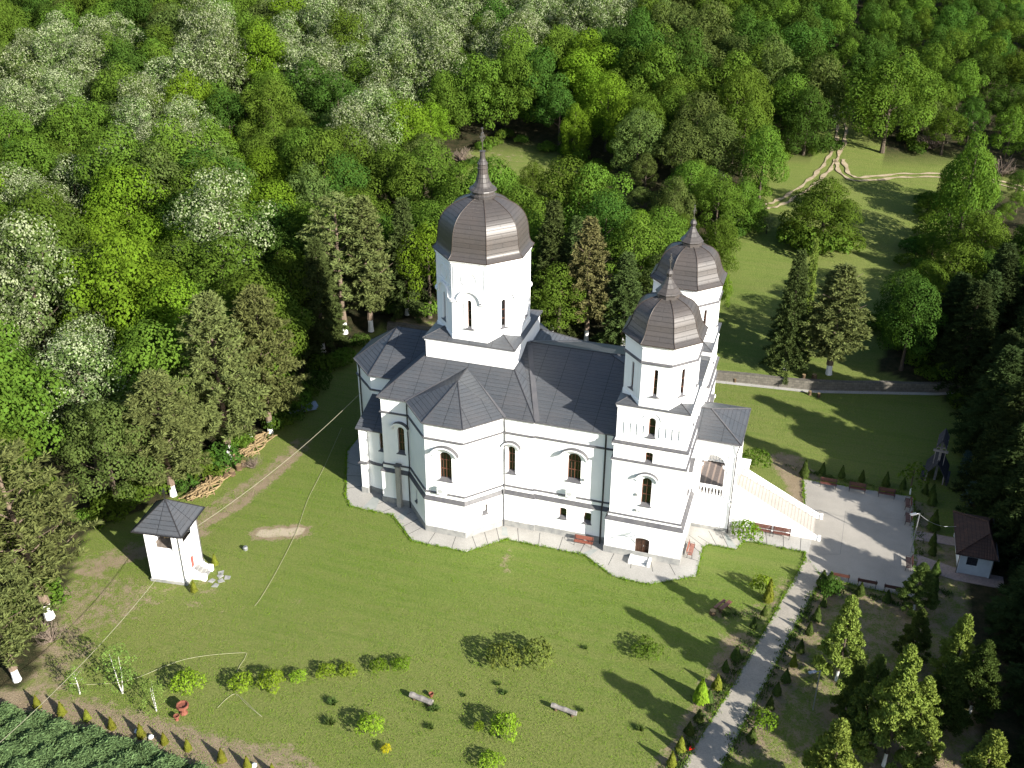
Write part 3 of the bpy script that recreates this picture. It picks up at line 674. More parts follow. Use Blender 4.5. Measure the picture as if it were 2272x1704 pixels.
# ================================================================ GROUND
def axis(lo,hi,c0,c1,step):
    a=list(np.arange(c0,c1+1e-6,step)); d=step
    while a[-1]<hi: d*=1.22; a.append(a[-1]+d)
    d=step; b=[]; x=c0
    while x>lo: d*=1.22; x-=d; b.append(x)
    return np.array(b[::-1]+a)
xs=axis(-1500,1500,-66,72,.8); ts=axis(-600,1700,-90,34,.8)
ts=np.sort(np.concatenate([ts[(ts<.2)|(ts>.6)],[.25,.55]]))
def poly2(*pts): return [tuple(g(*p)[:2]) for p in pts]      # photo points (2212 wide) -> ground
DIRT=[ # polyline points (photo), half width m, strength
 ([(180,1225),(300,1185),(440,1120),(520,1065),(600,1010),(650,960)],.9,.62),([(445,1130),(520,1090),(640,985)],.35,.9),([(190,1235),(330,1190),(440,1150)],.35,.95),
 ([(0,1515),(60,1480),(120,1400),(130,1320),(180,1290),(240,1300)],2.6,.55),([(120,1300),(220,1295),(330,1290)],1.0,.5),
 ([(230,1330),(420,1330),(640,1310)],.8,.2),([(0,1540),(150,1560),(300,1600),(430,1640),(560,1690)],1.7,1.0),([(430,1640),(600,1659),(640,1690)],1.6,.7),
 ([(565,1153),(645,1148)],.65,1.3),([(1700,1000),(1735,1040),(1750,1075)],1.3,1.0),
 ([(1560,1330),(1640,1330),(1700,1260)],.9,.45),([(1600,1390),(1530,1540),(1450,1680)],1.1,.75),([(1760,1290),(1700,1400),(1600,1600)],1.5,.75),
 ([(1800,1290),(1900,1300),(1960,1320)],1.2,.7),([(1850,1560),(1900,1600),(2000,1640)],2.0,.9),([(1990,1100),(1985,1300)],1.0,.7),
 ([(1795,240),(1825,275),(1815,300)],1.2,.45),
 ([(1050,330),(1100,350)],3,.35),([(880,690),(900,705)],2.5,.6),([(1170,750),(1300,770)],1.2,.35),
 ([(1150,1300),(1160,1345)],.0,.0),([(1095,1195),(1090,1230)],.35,.5),([(380,1180),(430,1290)],1.4,.35),([(1540,1010),(1640,1050)],.9,.3),
 ([(1870,1330),(1830,1480),(1760,1640)],3.0,.5),([(2000,1360),(1960,1500),(1930,1650)],4.0,.6),([(2080,1200),(2100,1350),(2110,1500),(2120,1659)],2.5,.6)]
DIRTG=[([tuple(g(*p)[:2]) for p in ps],hw,st) for ps,hw,st in DIRT]
LUSH=[([(700,1120),(900,1230),(1200,1260),(1450,1290)],6,1),([(640,1330),(1000,1310),(1350,1330)],3.5,.9),([(1250,1400),(1420,1470),(1450,1580)],4,.7),([(1560,1210),(1700,1230)],3,.9),([(1650,560),(1580,620)],6,.8),([(1580,760),(1700,790)],4,.7),([(1560,860),(1640,920)],5,.5)]
LUSHG=[([tuple(g(*p)[:2]) for p in ps],hw,st) for ps,hw,st in LUSH]
DRY=[([(130,1380),(300,1440),(520,1470)],4,.6),([(330,1240),(480,1210),(620,1170)],3,.45),([(1600,900),(1700,960),(1800,1020)],5,.55),([(1000,1480),(1250,1600),(900,1600)],6,.6),([(1700,700),(1900,520)],6,.4),([(700,1380),(1300,1480)],4,.4),([(170,1400),(400,1400),(700,1400)],3.5,.8),([(450,1560),(700,1620),(900,1640)],4,.6),([(500,1150),(480,1280)],3,.5),([(950,1560),(1300,1650)],5,.4),([(1680,900),(1760,960)],4,.4)]
DRYG=[([tuple(g(*p)[:2]) for p in ps],hw,st) for ps,hw,st in DRY]
X,T=np.meshgrid(xs,ts); WY=np.array([wall_y(x) for x in xs]); Y=T+WY[None,:]
Z=np.array([[H(x,y) for x,y in zip(rx,ry)] for rx,ry in zip(X,Y)])
def field(sets,soft):
    out=np.zeros_like(X)
    for pts,hw,st in sets:
        if st<=0: continue
        d=np.full_like(X,1e9)
        for (ax,ay),(bx,by) in zip(pts,pts[1:]):
            vx,vy=bx-ax,by-ay; t=np.clip(((X-ax)*vx+(Y-ay)*vy)/(vx*vx+vy*vy+1e-9),0,1); d=np.minimum(d,np.hypot(X-ax-t*vx,Y-ay-t*vy))
        out=np.maximum(out,st*np.clip(1-(d-hw)/(soft*hw+.4),0,1))
    return out
A_d,A_l,A_y=field(DIRTG,.8),field(LUSHG,1.2),field(DRYG,1.2)
WOODS=[poly2((0,1470),(110,1330),(190,1170),(430,1060),(600,930),(660,840),(790,720),(790,520),(700,300),(0,200))]
nx,ny=len(xs),len(ts)
me=bpy.data.meshes.new('lawn'); me.vertices.add(nx*ny); me.vertices.foreach_set('co',np.stack([X,Y,Z],-1).astype(np.float32).ravel())
I=np.arange(nx*ny).reshape(ny,nx); Qd=np.stack([I[:-1,:-1],I[:-1,1:],I[1:,1:],I[1:,:-1]],-1).reshape(-1,4)
me.loops.add(Qd.size); me.loops.foreach_set('vertex_index',Qd.ravel().astype(np.int32)); me.polygons.add(len(Qd)); me.polygons.foreach_set('loop_start',(np.arange(len(Qd))*4).astype(np.int32))
me.update(calc_edges=True)
def inpoly(x,y,P):
    c=False
    for i in range(len(P)):
        x0,y0=P[i-1]; x1,y1=P[i]
        if (y0>y)!=(y1>y) and x<(x1-x0)*(y-y0)/(y1-y0)+x0: c=not c
    return c
NOTREE=[(-60,1800),(-60,1500),(60,1480),(120,1340),(130,1290),(190,1150),(430,1050),(590,935),(640,860),(780,730),(860,688),(950,700),(1180,740),(1340,760),(1540,705),(1560,560),(1590,470),(1640,440),(1610,350),(1760,325),(1775,250),(1745,180),(1800,150),(1850,240),(1910,320),(2040,350),(2230,385),(2230,425),(2050,420),(2040,480),(2050,570),(2010,640),(1920,690),(1900,800),(2000,840),(2110,900),(2130,1000),(2090,1100),(2110,1800)]
def wooded(x,y):
    P=px((x,y,H(x,y)))
    if P[2]<20: return 0
    return 0 if inpoly(P[0],P[1],NOTREE) or inpoly(P[0],P[1],CLEAR) else 1
CLEAR=[(985,395),(1005,330),(1090,300),(1210,345),(1330,385),(1240,425),(1100,405)]
A_w=np.zeros_like(X)
for j in range(ny):
    for i in range(nx):
        if abs(X[j,i])<420 and -60<Y[j,i]<420: A_w[j,i]=wooded(X[j,i],Y[j,i])
        else: A_w[j,i]=1
for nm,arr in (('dirt',A_d),('lush',A_l),('dry',A_y),('wood',A_w)):
    at=me.attributes.new(nm,'FLOAT','POINT'); at.data.foreach_set('value',arr.astype(np.float32).ravel())
gm=mat('meadow_ground',(.05,.08,.02),.95,.1); k=N(gm); v=k.co()
def att(n_): return k.n('Attribute',attribute_name=n_).outputs['Fac']
n1,n2,n3,n4=k.noise(v,.16,6,.65),k.noise(v,.9,5,.7),k.noise(v,5,4,.7),k.noise(v,18,3,.7)
c=k.mix(k.ramp(n1,[(.35,(0,0,0)),(.65,(1,1,1))]),(.112,.190,.020),(.180,.222,.044))
c=k.mix(k.math('MULTIPLY',k.ramp(n2,[(.45,(0,0,0)),(.75,(1,1,1))]),.6),c,(.235,.215,.08))
c=k.mix(k.math('MULTIPLY',att('lush'),.85),c,k.mix(k.ramp(n2,[(.35,(0,0,0)),(.7,(1,1,1))]),(.070,.180,.006),(.105,.220,.010)))
c=k.mix(k.math('MULTIPLY',att('dry'),k.ramp(n2,[(.3,(.15,.15,.15)),(.65,(.85,.85,.85))])),c,(.26,.215,.10))
mp=k.n('Mapping'); k.l(v,mp.inputs[0]); mp.inputs['Scale'].default_value=(.07,.9,1); mp.inputs['Rotation'].default_value=(0,0,R(-6)); n5=k.noise(mp.outputs[0],1.3,4,.6)
c=k.mix(k.math('MULTIPLY',k.ramp(n5,[(.42,(0,0,0)),(.60,(1,1,1))]),.6),c,(.19,.188,.065)); c=k.mix(k.math('MULTIPLY',k.ramp(n5,[(.36,(1,1,1)),(.48,(0,0,0))]),.5),c,(.055,.115,.010))
c=k.mix(.55,c,k.mix(k.ramp(n3,[(.35,(0,0,0)),(.7,(1,1,1))]),(.045,.085,.010),(.20,.225,.065)))
c=k.mix(.4,c,k.mix(k.ramp(n4,[(.35,(0,0,0)),(.68,(1,1,1))]),(.036,.068,.010),(.22,.24,.075)))
soil=k.mix(k.ramp(n2,[(.3,(0,0,0)),(.75,(1,1,1))]),(.16,.118,.072),(.29,.235,.155)); soil=k.mix(.45,soil,k.ramp(n4,[(.3,(.11,.082,.05)),(.7,(.33,.27,.185))]))
df=k.math('ADD',att('dirt'),k.math('MULTIPLY',k.math('SUBTRACT',n2,.5),1.7)); df=k.math('ADD',df,k.math('MULTIPLY',k.math('SUBTRACT',n3,.5),.9))
c=k.mix(k.ramp(k.math('MULTIPLY',df,k.math('GREATER_THAN',att('dirt'),.03)),[(.38,(0,0,0)),(.72,(1,1,1))]),c,soil); c=k.mix(k.ramp(att('dirt'),[(.45,(0,0,0)),(.62,(1,1,1))]) if False else k.ramp(k.math('MULTIPLY',att('dirt'),.6),[(.62,(0,0,0)),(.76,(1,1,1))]),c,(.38,.325,.24))
litter=k.mix(k.ramp(n2,[(.4,(0,0,0)),(.7,(1,1,1))]),(.022,.026,.010),(.06,.048,.026))
c=k.mix(att('wood'),c,litter); k.col(c)
k.bump(k.math('ADD',n3,k.math('MULTIPLY',n4,.8)),.9,.18)
me.materials.append(gm); lawn=bpy.data.objects.new('lawn',me); COL.objects.link(lawn); struct(lawn)
def track(name,pts,wd,offs):
    P=[g(*p) for p in pts]; Q=fine([(p.x,p.y,0) for p in P],14); k=MB()
    for o_ in offs:
        E_=[]
        for i,p in enumerate(Q):
            a,b_=Q[max(i-1,0)],Q[min(i+1,len(Q)-1)]; d=Vector((b_[0]-a[0],b_[1]-a[1])); d.normalize(); n_=Vector((d.y,-d.x)); c=Vector(p[:2])+n_*(o_+.15*math.sin(i*.9+o_))
            w_=wd*(.75+.3*math.sin(i*1.3+o_*5)+.2*math.sin(i*.37)); E_.append([(q_.x,q_.y,H(q_.x,q_.y)+.13) for q_ in (c-n_*w_/2,c+n_*w_/2)])
        for a,b_ in zip(E_,E_[1:]): k.face([a[0],a[1],b_[1],b_[0]])
    return struct(k.build(name,varied('pale_track_earth',(.20,.16,.10),(.36,.30,.20),1.1,.95,.1,.3,7)))
track('dirt_track',[(1800,218),(1818,285),(1797,345),(1757,392),(1690,436),(1650,448)],.8,(-.8,.8))
track('dirt_track',[(1812,345),(1842,386),(1960,380),(2100,385),(2235,414)],.85,(-.75,.75))
# paving --------------------------------------------------------------------
def slab(name,poly,z,m_,h=.1,joints=(),jm=JOINT):
    k=MB(); k.prism(poly,-.1,z); k_=k
    for a,b,w_ in joints:
        a,b=Vector(a),Vector(b); n_=(b-a).normalized(); n_=Vector((n_.y,-n_.x))*w_/2
        k.face([(*(a+n_),z+.004),(*(b+n_),z+.004),(*(b-n_),z+.004),(*(a-n_),z+.004)],1)
    return struct(k.build(name,[m_,jm]))
PAV=[(-16.0,-1.4),(-12.3,-9.5),(-11.15,-10.9),(-6.4,-10.95),(-2.8,-14.4),(2.86,-14.43),(5.9,-11.3),(14.05,-11.31),(17.4,-13.6),(18.65,-13.74),(21.1,-13.72),(25.0,-11.25),(24.95,-6.5),(25.45,-5.95),(28.15,-5.9),(28.3,-5.3),(28.7,-4.35),(29.9,-4.15),(35.0,-4.3),(35.4,0),(30,2.6),(27,6),(24,11),(14,11.3),(6,11.5),(2.9,14.4),(-2.8,14.4),(-6.4,11),(-11.1,11),(-16,3)]
J=[]
def jl(n_,a0,a1,b0,b1):
    for i in range(n_):
        t=(i+.5)/n_; J.append(((a0[0]+(a1[0]-a0[0])*t,a0[1]+(a1[1]-a0[1])*t),(b0[0]+(b1[0]-b0[0])*t,b0[1]+(b1[1]-b0[1])*t),.055))
jl(2,(-2.2,-12.5),(2.2,-12.5),(-2.4,-14.35),(2.6,-14.38)); jl(3,(2.2,-12.5),(5.0,-9.4),(3.2,-14.0),(5.9,-11.35)); jl(4,(5.4,-9.3),(14.9,-9.3),(6.3,-11.3),(14.6,-11.6))
jl(4,(15.9,-10.3),(23.2,-10.3),(15.6,-12.3),(24.2,-11.7)); jl(2,(23.3,-10),(23.3,-5),(24.95,-9.6),(24.95,-7)); jl(3,(-5.2,-9.5),(-2.1,-12.5),(-6.2,-11.2),(-3,-14)); jl(2,(-8.5,-8.5),(-5.6,-9.4),(-10.5,-10.9),(-6.6,-10.95)); jl(3,(-13.5,-3),(-11,-8),(-15.4,-2.4),(-12.4,-9.3)); jl(2,(24.5,-3.8),(27,-3.8),(25.6,-5.9),(28,-5.9)); jl(4,(28,-2.2),(35,-2.2),(28.6,-4.3),(35,-4.3)); jl(3,(5.4,9.3),(14.9,9.3),(6.3,11.3),(14.6,11.3))
J.append(((25.6,-5.9),(24.2,-5.0),.05)); J.append(((23.35,-5.1),(24.9,-6.4),.05))
slab('pavement',PAV,.10,CONC,joints=J)
PLZ=[(33.6,8.7),(34.1,4.2),(34.8,-5.2),(36.5,-7.75),(43.6,-8.2),(44.95,-8.2),(44.95,8.85)]
PJ=[((38.2,4.0),(38.0,-3.6),.03),((38.2,4.0),(44.9,4.1),.025),((34.8,-4.6),(38.0,-3.6),.04)]
slab('plaza',PLZ,.07,CONC2,joints=PJ,jm=JOINT2); 
slab('path',[(34.85,-5.1),(32.9,-13.5),(30.3,-24.3),(27.6,-34.6),(24.6,-46),(28.2,-46),(30.6,-33),(33.75,-19.3),(36.5,-7.9)],.066,CONC3)
slab('path',[(44.9,2.75),(44.9,1.2),(48.9,1.3),(48.9,2.7)],.055,PAVER); slab('path',[(44.9,-1.2),(44.9,-3.4),(48.6,-4.3),(53,-4.3),(53,-2.4),(48.6,-2.3)],.055,PAVER)
k=MB()                                              # damp streaks where the downpipes run out
for P in ([(5.0,-9.5),(5.5,-9.5),(6.1,-10.9),(5.4,-10.9)],[(14.6,-10.3),(15.2,-10.2),(14.6,-11.5),(13.9,-11.2)],[(26.7,-3.9),(27.1,-3.9),(28.2,-5.8),(27.3,-5.7)],[(-5.4,-9.8),(-5.0,-9.8),(-5.0,-11.6),(-5.7,-11.2)],[(-9.6,-8.8),(-8.8,-8.6),(-8.4,-10.8),(-9.8,-10.8)]):
    k.face([(*p,.112) for p in P])
struct(k.build('damp_streak',WET))
# retaining wall --------------------------------------------------------------
t=thing('retaining_wall','low grey stone block retaining wall below the trees behind the church','wall',(20,28.2,0))
k=MB(); cp=MB(); X_=[-24+i*2.0 for i in range(42)]; L_=0
for a,b in zip(X_,X_[1:]):
    ya,yb=wall_y(a),wall_y(b); l=math.hypot(b-a,yb-ya); P=lambda x,y,z:(x-20,y-28.2,z)
    ha=1.2+.05*math.sin(a*.8); hb=1.2+.05*math.sin(b*.8)
    k.face([P(a,ya-.15,-.2),P(b,yb-.15,-.2),P(b,yb+.02,hb),P(a,ya+.02,ha)],0,[(L_,-.2),(L_+l,-.2),(L_+l,hb),(L_,ha)])
    k.face([P(a,ya+.02,ha),P(b,yb+.02,hb),P(b,yb+.62,hb),P(a,ya+.62,ha)],0,[(L_,0),(L_+l,0),(L_+l,.6),(L_,.6)]); k.face([P(a,ya+.62,ha),P(b,yb+.62,hb),P(b,yb+.62,.9),P(a,ya+.62,.9)],0)
    cp.face([P(a,ya-.75,.03),P(b,yb-.75,.03),P(b,yb-.1,.06),P(a,ya-.1,.06)]); L_+=l
k.build('stone_face',STONEWALL,t); cp.build('footing',CONC,t)
# ---------------------------------------------------------------- bell tower
bt=thing('bell_tower','small white square bell tower with grey pyramid roof and open belfry beside the pines','bell tower',(-22.39,-25.62,0),R(6.5))
hh=1.72; S_=square((0,0),hh)
front=[O(1.78,1.75,3.85,5.75,.12)]; side=[O(1.66,2.1,4.1,5.75,.12)]; door=O(1.72,.66,.75,2.15,.06)
k=MB()
for i,ops in enumerate((front,side+[door],front,side)): 
    panel(k,S_[i],S_[(i+1)%4],.25,6.2,ops,.28)
    F=frame3(S_[i],S_[(i+1)%4])
    k.face([F(.3,3.6,-.28),F(3.14,3.6,-.28),F(3.14,ops[0]['zb']+.01,-.28),F(.3,ops[0]['zb']+.01,-.28)])
    for s0,s1 in ((.28,ops[0]['s']-ops[0]['w']/2),(ops[0]['s']+ops[0]['w']/2,3.16)): k.face([F(s0,3.9,-.28),F(s1,3.9,-.28),F(s1,6.2,-.28),F(s0,6.2,-.28)])
    for s0,s1 in ((0,.42),(3.02,3.44)):             # corner pilasters
        P=[(s0,.2),(s1,.2),(s1,6.2),(s0,6.2)]; k.face([F(*p,.07) for p in P])
        for e in range(4): k.face([F(*P[e],0),F(*P[(e+1)%4],0),F(*P[(e+1)%4],.07),F(*P[e],.07)])
k.build('wall',PLASTER,bt)
bb_=varied('belfry_boards',(.10,.08,.065),(.2,.17,.145),3,.85,.2,.3)
for nm_,q_,z_ in (('belfry_floor',1.5,3.7),('belfry_ceiling',1.6,6.15)):
    k=MB(); k.face([(-q_,-q_,z_),(q_,-q_,z_),(q_,q_,z_),(-q_,q_,z_)]); k.build(nm_,bb_,bt)
k=MB(); k.sweep(square((0,0),hh),[(.07,.32),(.14,.28),(.14,0)]); k.build('plinth',STONE,bt)
k=MB(); e=2.42; z=6.12; Q=square((0,0),e); A=(0,0,8.4)
for i in range(4): k.face([(*Q[i],z),(*Q[(i+1)%4],z),A]); k.bar((*Q[i],z+.03),(0,0,8.43),.09,.05,1)
k.sweep(Q,[(0,z+.03),(.08,z+.03),(.08,z-.08),(0,z-.08)],1); k.face([(*q_,z-.02) for q_ in Q[::-1]],1); k.build('roof',[SLATE,DARKTRIM],bt)
k=MB(); k.bar((0,0,8.3),(0,0,9.62),.06,.06,0,(1,0,0)); k.bar((0,-.3,9.25),(0,.3,9.25),.05); k.bar((-.3,0,9.25),(.3,0,9.25),.05); k.bar((0,-.17,9.45),(0,.17,9.45),.05); k.build('cross',IRON,bt)
k=MB(); F=frame3(S_[1],S_[2]); k.face([F(*q_,-.1) for q_ in outline(door,4)]); k.build('door',varied('red_brown_door',(.2,.04,.03),(.28,.07,.05),3,.6,.3,.1),bt)
k=MB()
for i in range(4): k.box(1.75,3.1-.32*i,-.55,.55,0,.17*(i+1))
k.build('steps',STONE,bt)
for s in (-1,1):
    k=MB(); y=s*.72; k.face([(1.78,y-.12,0),(2.9,y-.12,0),(2.9,y-.12,.55),(1.78,y-.12,1.25)]); k.face([(1.78,y+.12,0),(2.9,y+.12,0),(2.9,y+.12,.55),(1.78,y+.12,1.25)])
    k.face([(1.78,y-.12,1.25),(1.78,y+.12,1.25),(2.9,y+.12,.55),(2.9,y-.12,.55)]); k.face([(2.9,y-.12,0),(2.9,y+.12,0),(2.9,y+.12,.55),(2.9,y-.12,.55)]); k.box(2.85,3.25,y-.2,y+.2,0,.62); k.build('stair_wall',PLASTER,bt)
for xx,yy in ((1.72,-1.86),(1.86,1.6)):
    k=MB(); k.tube([(xx,yy,6.1),(xx,yy,.2)],.05,6); k.build('downpipe',PIPE,bt)
b=thing('bell','bronze bell hanging in the open belfry of the small tower','bell',(-22.3,-26.3,4.75),R(6.5))
k=MB(); k.lathe([(.42,0),(.4,.05),(.3,.2),(.25,.45),(.2,.58),(.1,.66),(0.01,.68)],16); k.build('bell_body',BRONZE,b,True); k=MB(); k.bar((-1.3,0,.8),(1.3,0,.8),.1); k.bar((0,0,.65),(0,0,.8),.06,.06,0,(1,0,0)); k.build('beam',DARKWOOD,b)
# flagstones by its steps
for i,(x,y) in enumerate(((-18.6,-25.9),(-18.2,-25.1),(-17.7,-25.7),(-18.3,-24.6),(-17.4,-25.0),(-17.9,-26.4))):
    k=MB(); k.prism([(-.3,-.25),(.28,-.3),(.33,.2),(-.1,.3)],0,.05); o=k.build('flagstone',STONE); o.location=(x,y,0); o.rotation_euler=(0,0,i*1.3); tag(o,'flat grey flagstone set in the grass at the bell tower steps','flagstone','flagstones at the bell tower steps')
# ---------------------------------------------------------------- kiosk
ki=thing('kiosk','small white hut with weathered red tile roof under the dark trees','hut',(50.2,0,0))
k=MB(); P=[(-1.35,-3.0),(1.4,-3.0),(1.4,3.0),(-1.35,3.0)]
wk=O(1.05,.98,1.05,2.05,.02)
for i in range(4): panel(k,P[i],P[(i+1)%4],0,2.6,[wk] if i==0 else [],.2)
for x,y in P: k.box(x-.08,x+.08,y-.08,y+.08,0,2.6)
k.build('wall',CREAMW,ki); F=frame3(P[0],P[1]); k=MB(); k.face([F(*q_,-.15) for q_ in outline(wk,4)]); o=k.build('window',DARKWOOD,ki); k=MB(); k.bar(F(1.05,1.05,-.13),F(1.05,2.05,-.13),.06,.06,0,(0,1,0)); k.build('shutter_bar',DARKTRIM,o)
k=MB(); Q=[(-1.95,-3.6),(1.75,-3.6),(1.75,3.6),(-1.95,3.6)]; z=2.55; A0,A1=(.95,-1.0,3.75),(.95,1.0,3.75)
k.face([(*Q[0],z),(*Q[1],z),A0]); k.face([(*Q[1],z),(*Q[2],z),A1,A0]); k.face([(*Q[2],z),(*Q[3],z),A1]); k.face([(*Q[3],z),(*Q[0],z),A0,A1])
k.face([(*q_,z-.06) for q_ in Q]); 
for p0,p1 in ((Q[0],A0),(Q[1],A0),(Q[2],A1),(Q[3],A1)): k.tube([(*p0,z+.04),(p1[0],p1[1],p1[2]+.03)],.09,6)
k.tube([A0,A1],.1,6); k.build('roof',REDTILE,ki)
k=MB(); k.tube([(1.8,-3.6,2.55),(1.8,3.6,2.55)],.07,6); k.tube([(-1.5,-3.08,2.5),(-1.5,-3.08,0)],.05,6); k.tube([(1.5,-3.08,2.5),(1.5,-3.08,0)],.05,6); k.build('gutter',PIPE,ki)
# ---------------------------------------------------------------- roadside cross shrine
sh=thing('wayside_shrine','dark wooden wayside cross under two steep shingle roofs at the shaded lawn edge','shrine',(47.2,13.2,0),R(-8))
def gable(k,y0,y1,hw,ez_,rz_,t=.1,mi=0):
    for s in (-1,1):
        a=[(s*hw,y0,ez_),(s*hw,y1,ez_),(0,y1,rz_),(0,y0,rz_)]; b_=[(x,y,z-t) for x,y,z in a]
        k.face(a,mi); k.face(b_,mi)
        for i in range(4): k.face([a[i],a[(i+1)%4],b_[(i+1)%4],b_[i]],mi)
k=MB(); gable(k,-.9,2.6,1.2,.65,2.6); k.build('lower_roof',DARKWOOD,sh)
k=MB(); gable(k,-.6,2.3,.55,4.3,5.3); k.build('upper_roof',DARKWOOD,sh)
k=MB(); k.bar((0,0,0),(0,0,5.1),.26,.26,0,(1,0,0)); k.bar((-.75,-.1,3.7),(.75,-.1,3.7),.24); k.bar((-.45,-.1,4.15),(.45,-.1,4.15),.16); k.build('cross',OLDWOOD,sh)
for x,y in ((-.9,-.7),(.9,-.7),(-.9,2.3),(.9,2.3)):
    k=MB(); k.bar((x,y,0),(x*.95,y,1.0),.14,.14,0,(1,0,0)); k.build('post',OLDWOOD,sh)
for s in (-1,1):
    k=MB(); k.bar((s*.5,-.1,2.0),(s*.5,-.1,4.5),.08,.08,0,(1,0,0)); k.bar((s*.5,1.2,2.0),(s*.5,1.2,4.5),.08,.08,0,(1,0,0)); k.build('brace',OLDWOOD,sh)
    k=MB(); k.box(s*1.25-.2,s*1.25+.2,-.9,1.6,.4,.48); k.box(s*1.25-.14,s*1.25+.14,-.8,-.7,0,.4); k.box(s*1.25-.14,s*1.25+.14,1.4,1.5,0,.4); k.build('side_bench',DARKWOOD,sh)
# ---------------------------------------------------------------- benches
def make_bench(name,label,m_,w_=1.75,group=None):
    t=thing(name,label,'bench',(0,0,0),0,group)
    k=MB(); 
    for i in range(4): k.box(-w_/2,w_/2,-.08-.11*i-.045,-.08-.11*i+.045,.42,.45)
    k.build('seat',m_,t); k=MB()
    for i in range(3): k.obox((0,.06+.03*i,.56+.14*i),(w_/2,0,0),(0,.012,.055*0+.0),(0,.012,.055))
    k.build('backrest',m_,t)
    for s in (-1,1):
        x=s*(w_/2-.08); k=MB(); k.tube([(x,-.48,0),(x,-.45,.25),(x,-.46,.42)],.025,5); k.tube([(x,.02,0),(x,0,.4),(x,.14,.92)],.025,5); k.tube([(x,-.46,.41),(x,0,.41)],.025,5)
        k.tube([(x,-.46,.42),(x,-.42,.64),(x,-.2,.66),(x,.06,.62)],.02,5); k.build('leg',IRON,t)
    return t
bench0=make_bench('garden_bench','red brown slat bench at the upper left corner of the plaza',BENCHW)
PB='benches round the plaza'
spots=[((36.2,8.25,.07),0,None),((39.2,8.3,.07),0,'red brown slat bench in the middle of the back row of the plaza'),((42.2,8.2,.07),0,'red brown slat bench nearest the corner in the back row of the plaza'),
 ((44.55,6.9,.07),R(-90),'red brown bench on the right edge of the plaza nearest the back corner'),((44.55,4.2,.07),R(-90),'red brown bench half hidden behind the lamp post on the right edge of the plaza'),((44.55,-3.5,.07),R(-90),'dark bench on the right edge of the plaza between the paths to the hut'),
 ((38.1,-7.75,.07),R(180),'dark bench at the front edge of the plaza beside the long path'),((40.6,-7.9,.07),R(180),'dark bench in the middle of the front edge of the plaza'),((43.0,-8.05,.07),R(180),'dark bench at the front of the plaza partly hidden by a small conifer'),
 ((30.3,-2.35,.1),0,'bench against the white stair wall beside the leafy shrub'),((32.2,-2.35,.1),0,'bench against the white stair wall nearer the foot of the stair')]
for i,(l,rz,lb) in enumerate(spots):
    if i==0: bench0.location=l; bench0.rotation_euler=(0,0,rz); bench0['group']=PB
    else: dup(bench0,l,rz,None,lb,PB if i<9 else 'benches by the stair')
b=make_bench('garden_bench','orange red slat bench with curly iron arms beside the corner tower',BENCHO,1.9); b.location=(23.75,-7.9,.1); b.rotation_euler=(0,0,R(90))
b=make_bench('garden_bench','orange red bench in front of the nave wall by the dark downpipe',BENCHO,1.9); b.location=(13.6,-9.75,.1); b.rotation_euler=(0,0,0)
# rustic table with log stool on the lawn
t=thing('rustic_bench','rough brown plank bench and table on the lawn by the path','bench',(28.3,-15.3,0),R(62))
k=MB(); k.box(-.8,.8,-.2,.2,.62,.69); k.build('table_top',BENCHW,t); k=MB(); k.box(-.8,.8,.45,.75,.40,.46); k.build('seat',BENCHW,t)
for x in (-.55,.55):
    k=MB(); k.bar((x,-.3,0),(x,.65,.42),.1); k.bar((x,.2,0),(x,-.05,.64),.1); k.build('leg',BARKSTUMP,t)
def stump(name,loc,r,h,label,cat,group=None,bm_=BARKSTUMP,top=FRESHWOOD):
    k=MB(); k.lathe([(r*1.12,0),(r,h*.3),(r*.97,h)],12); k.lathe([(r*.97,h),(r*.5,h+.005),(0,h+.005)],12,(0,0),0,1)
    o=k.build(name,[bm_,top]); o.location=loc; tag(o,label,cat,group); return o
p=G(1638,1345); stump('log_stool',(27.3,-16.1,0),.28,.42,'short pale log stool beside the rustic plank bench','stool')
# log stools along the retaining wall
for u,v_,lb in ((1603,843,'sawn log stool at the foot of the stone wall nearest the church'),(1630,848,'second sawn log stool from the church at the foot of the stone wall'),(1796,876,'left one of the two log legs under a plank by the stone wall'),(1816,881,'right one of the two log legs under a plank by the stone wall')):
    P=G(u,v_); stump('log_stool',P,.2,.55,lb,'stool','log stools by the stone wall')
P=G(1781,851); P.z=H(P.x,P.y); stump('log_stool',P,.22,.6,'pale log stool standing on top of the bank above the stone wall','stool','log stools by the stone wall')
P=G(1806,840); P.z=H(P.x,P.y); stump('log_stool',P,.3,.6,'thick dark log stump under the whitewashed pine','stool','log stools by the stone wall')
P=G(2155,905); stump('log_stool',P,.22,.6,'lone log stool at the shaded far right end of the lawn','stool')
# stumps at the wood pile
for i,(a,b_) in enumerate(((560,1145),(600,1075),(640,1130),(720,1060),(775,1020))):
    P=G(400+a*.1808,850+b_*.1808); stump('chopping_block',P,.34,.62 if i!=1 else .5,['upright log round at the left end of the row by the wood pile','log round lying second in the row by the wood pile','upright log round in the middle of the row by the wood pile','upright log round fourth in the row by the wood pile','grey topped log round nearest the grass track'][i],'log','log rounds by the wood pile')
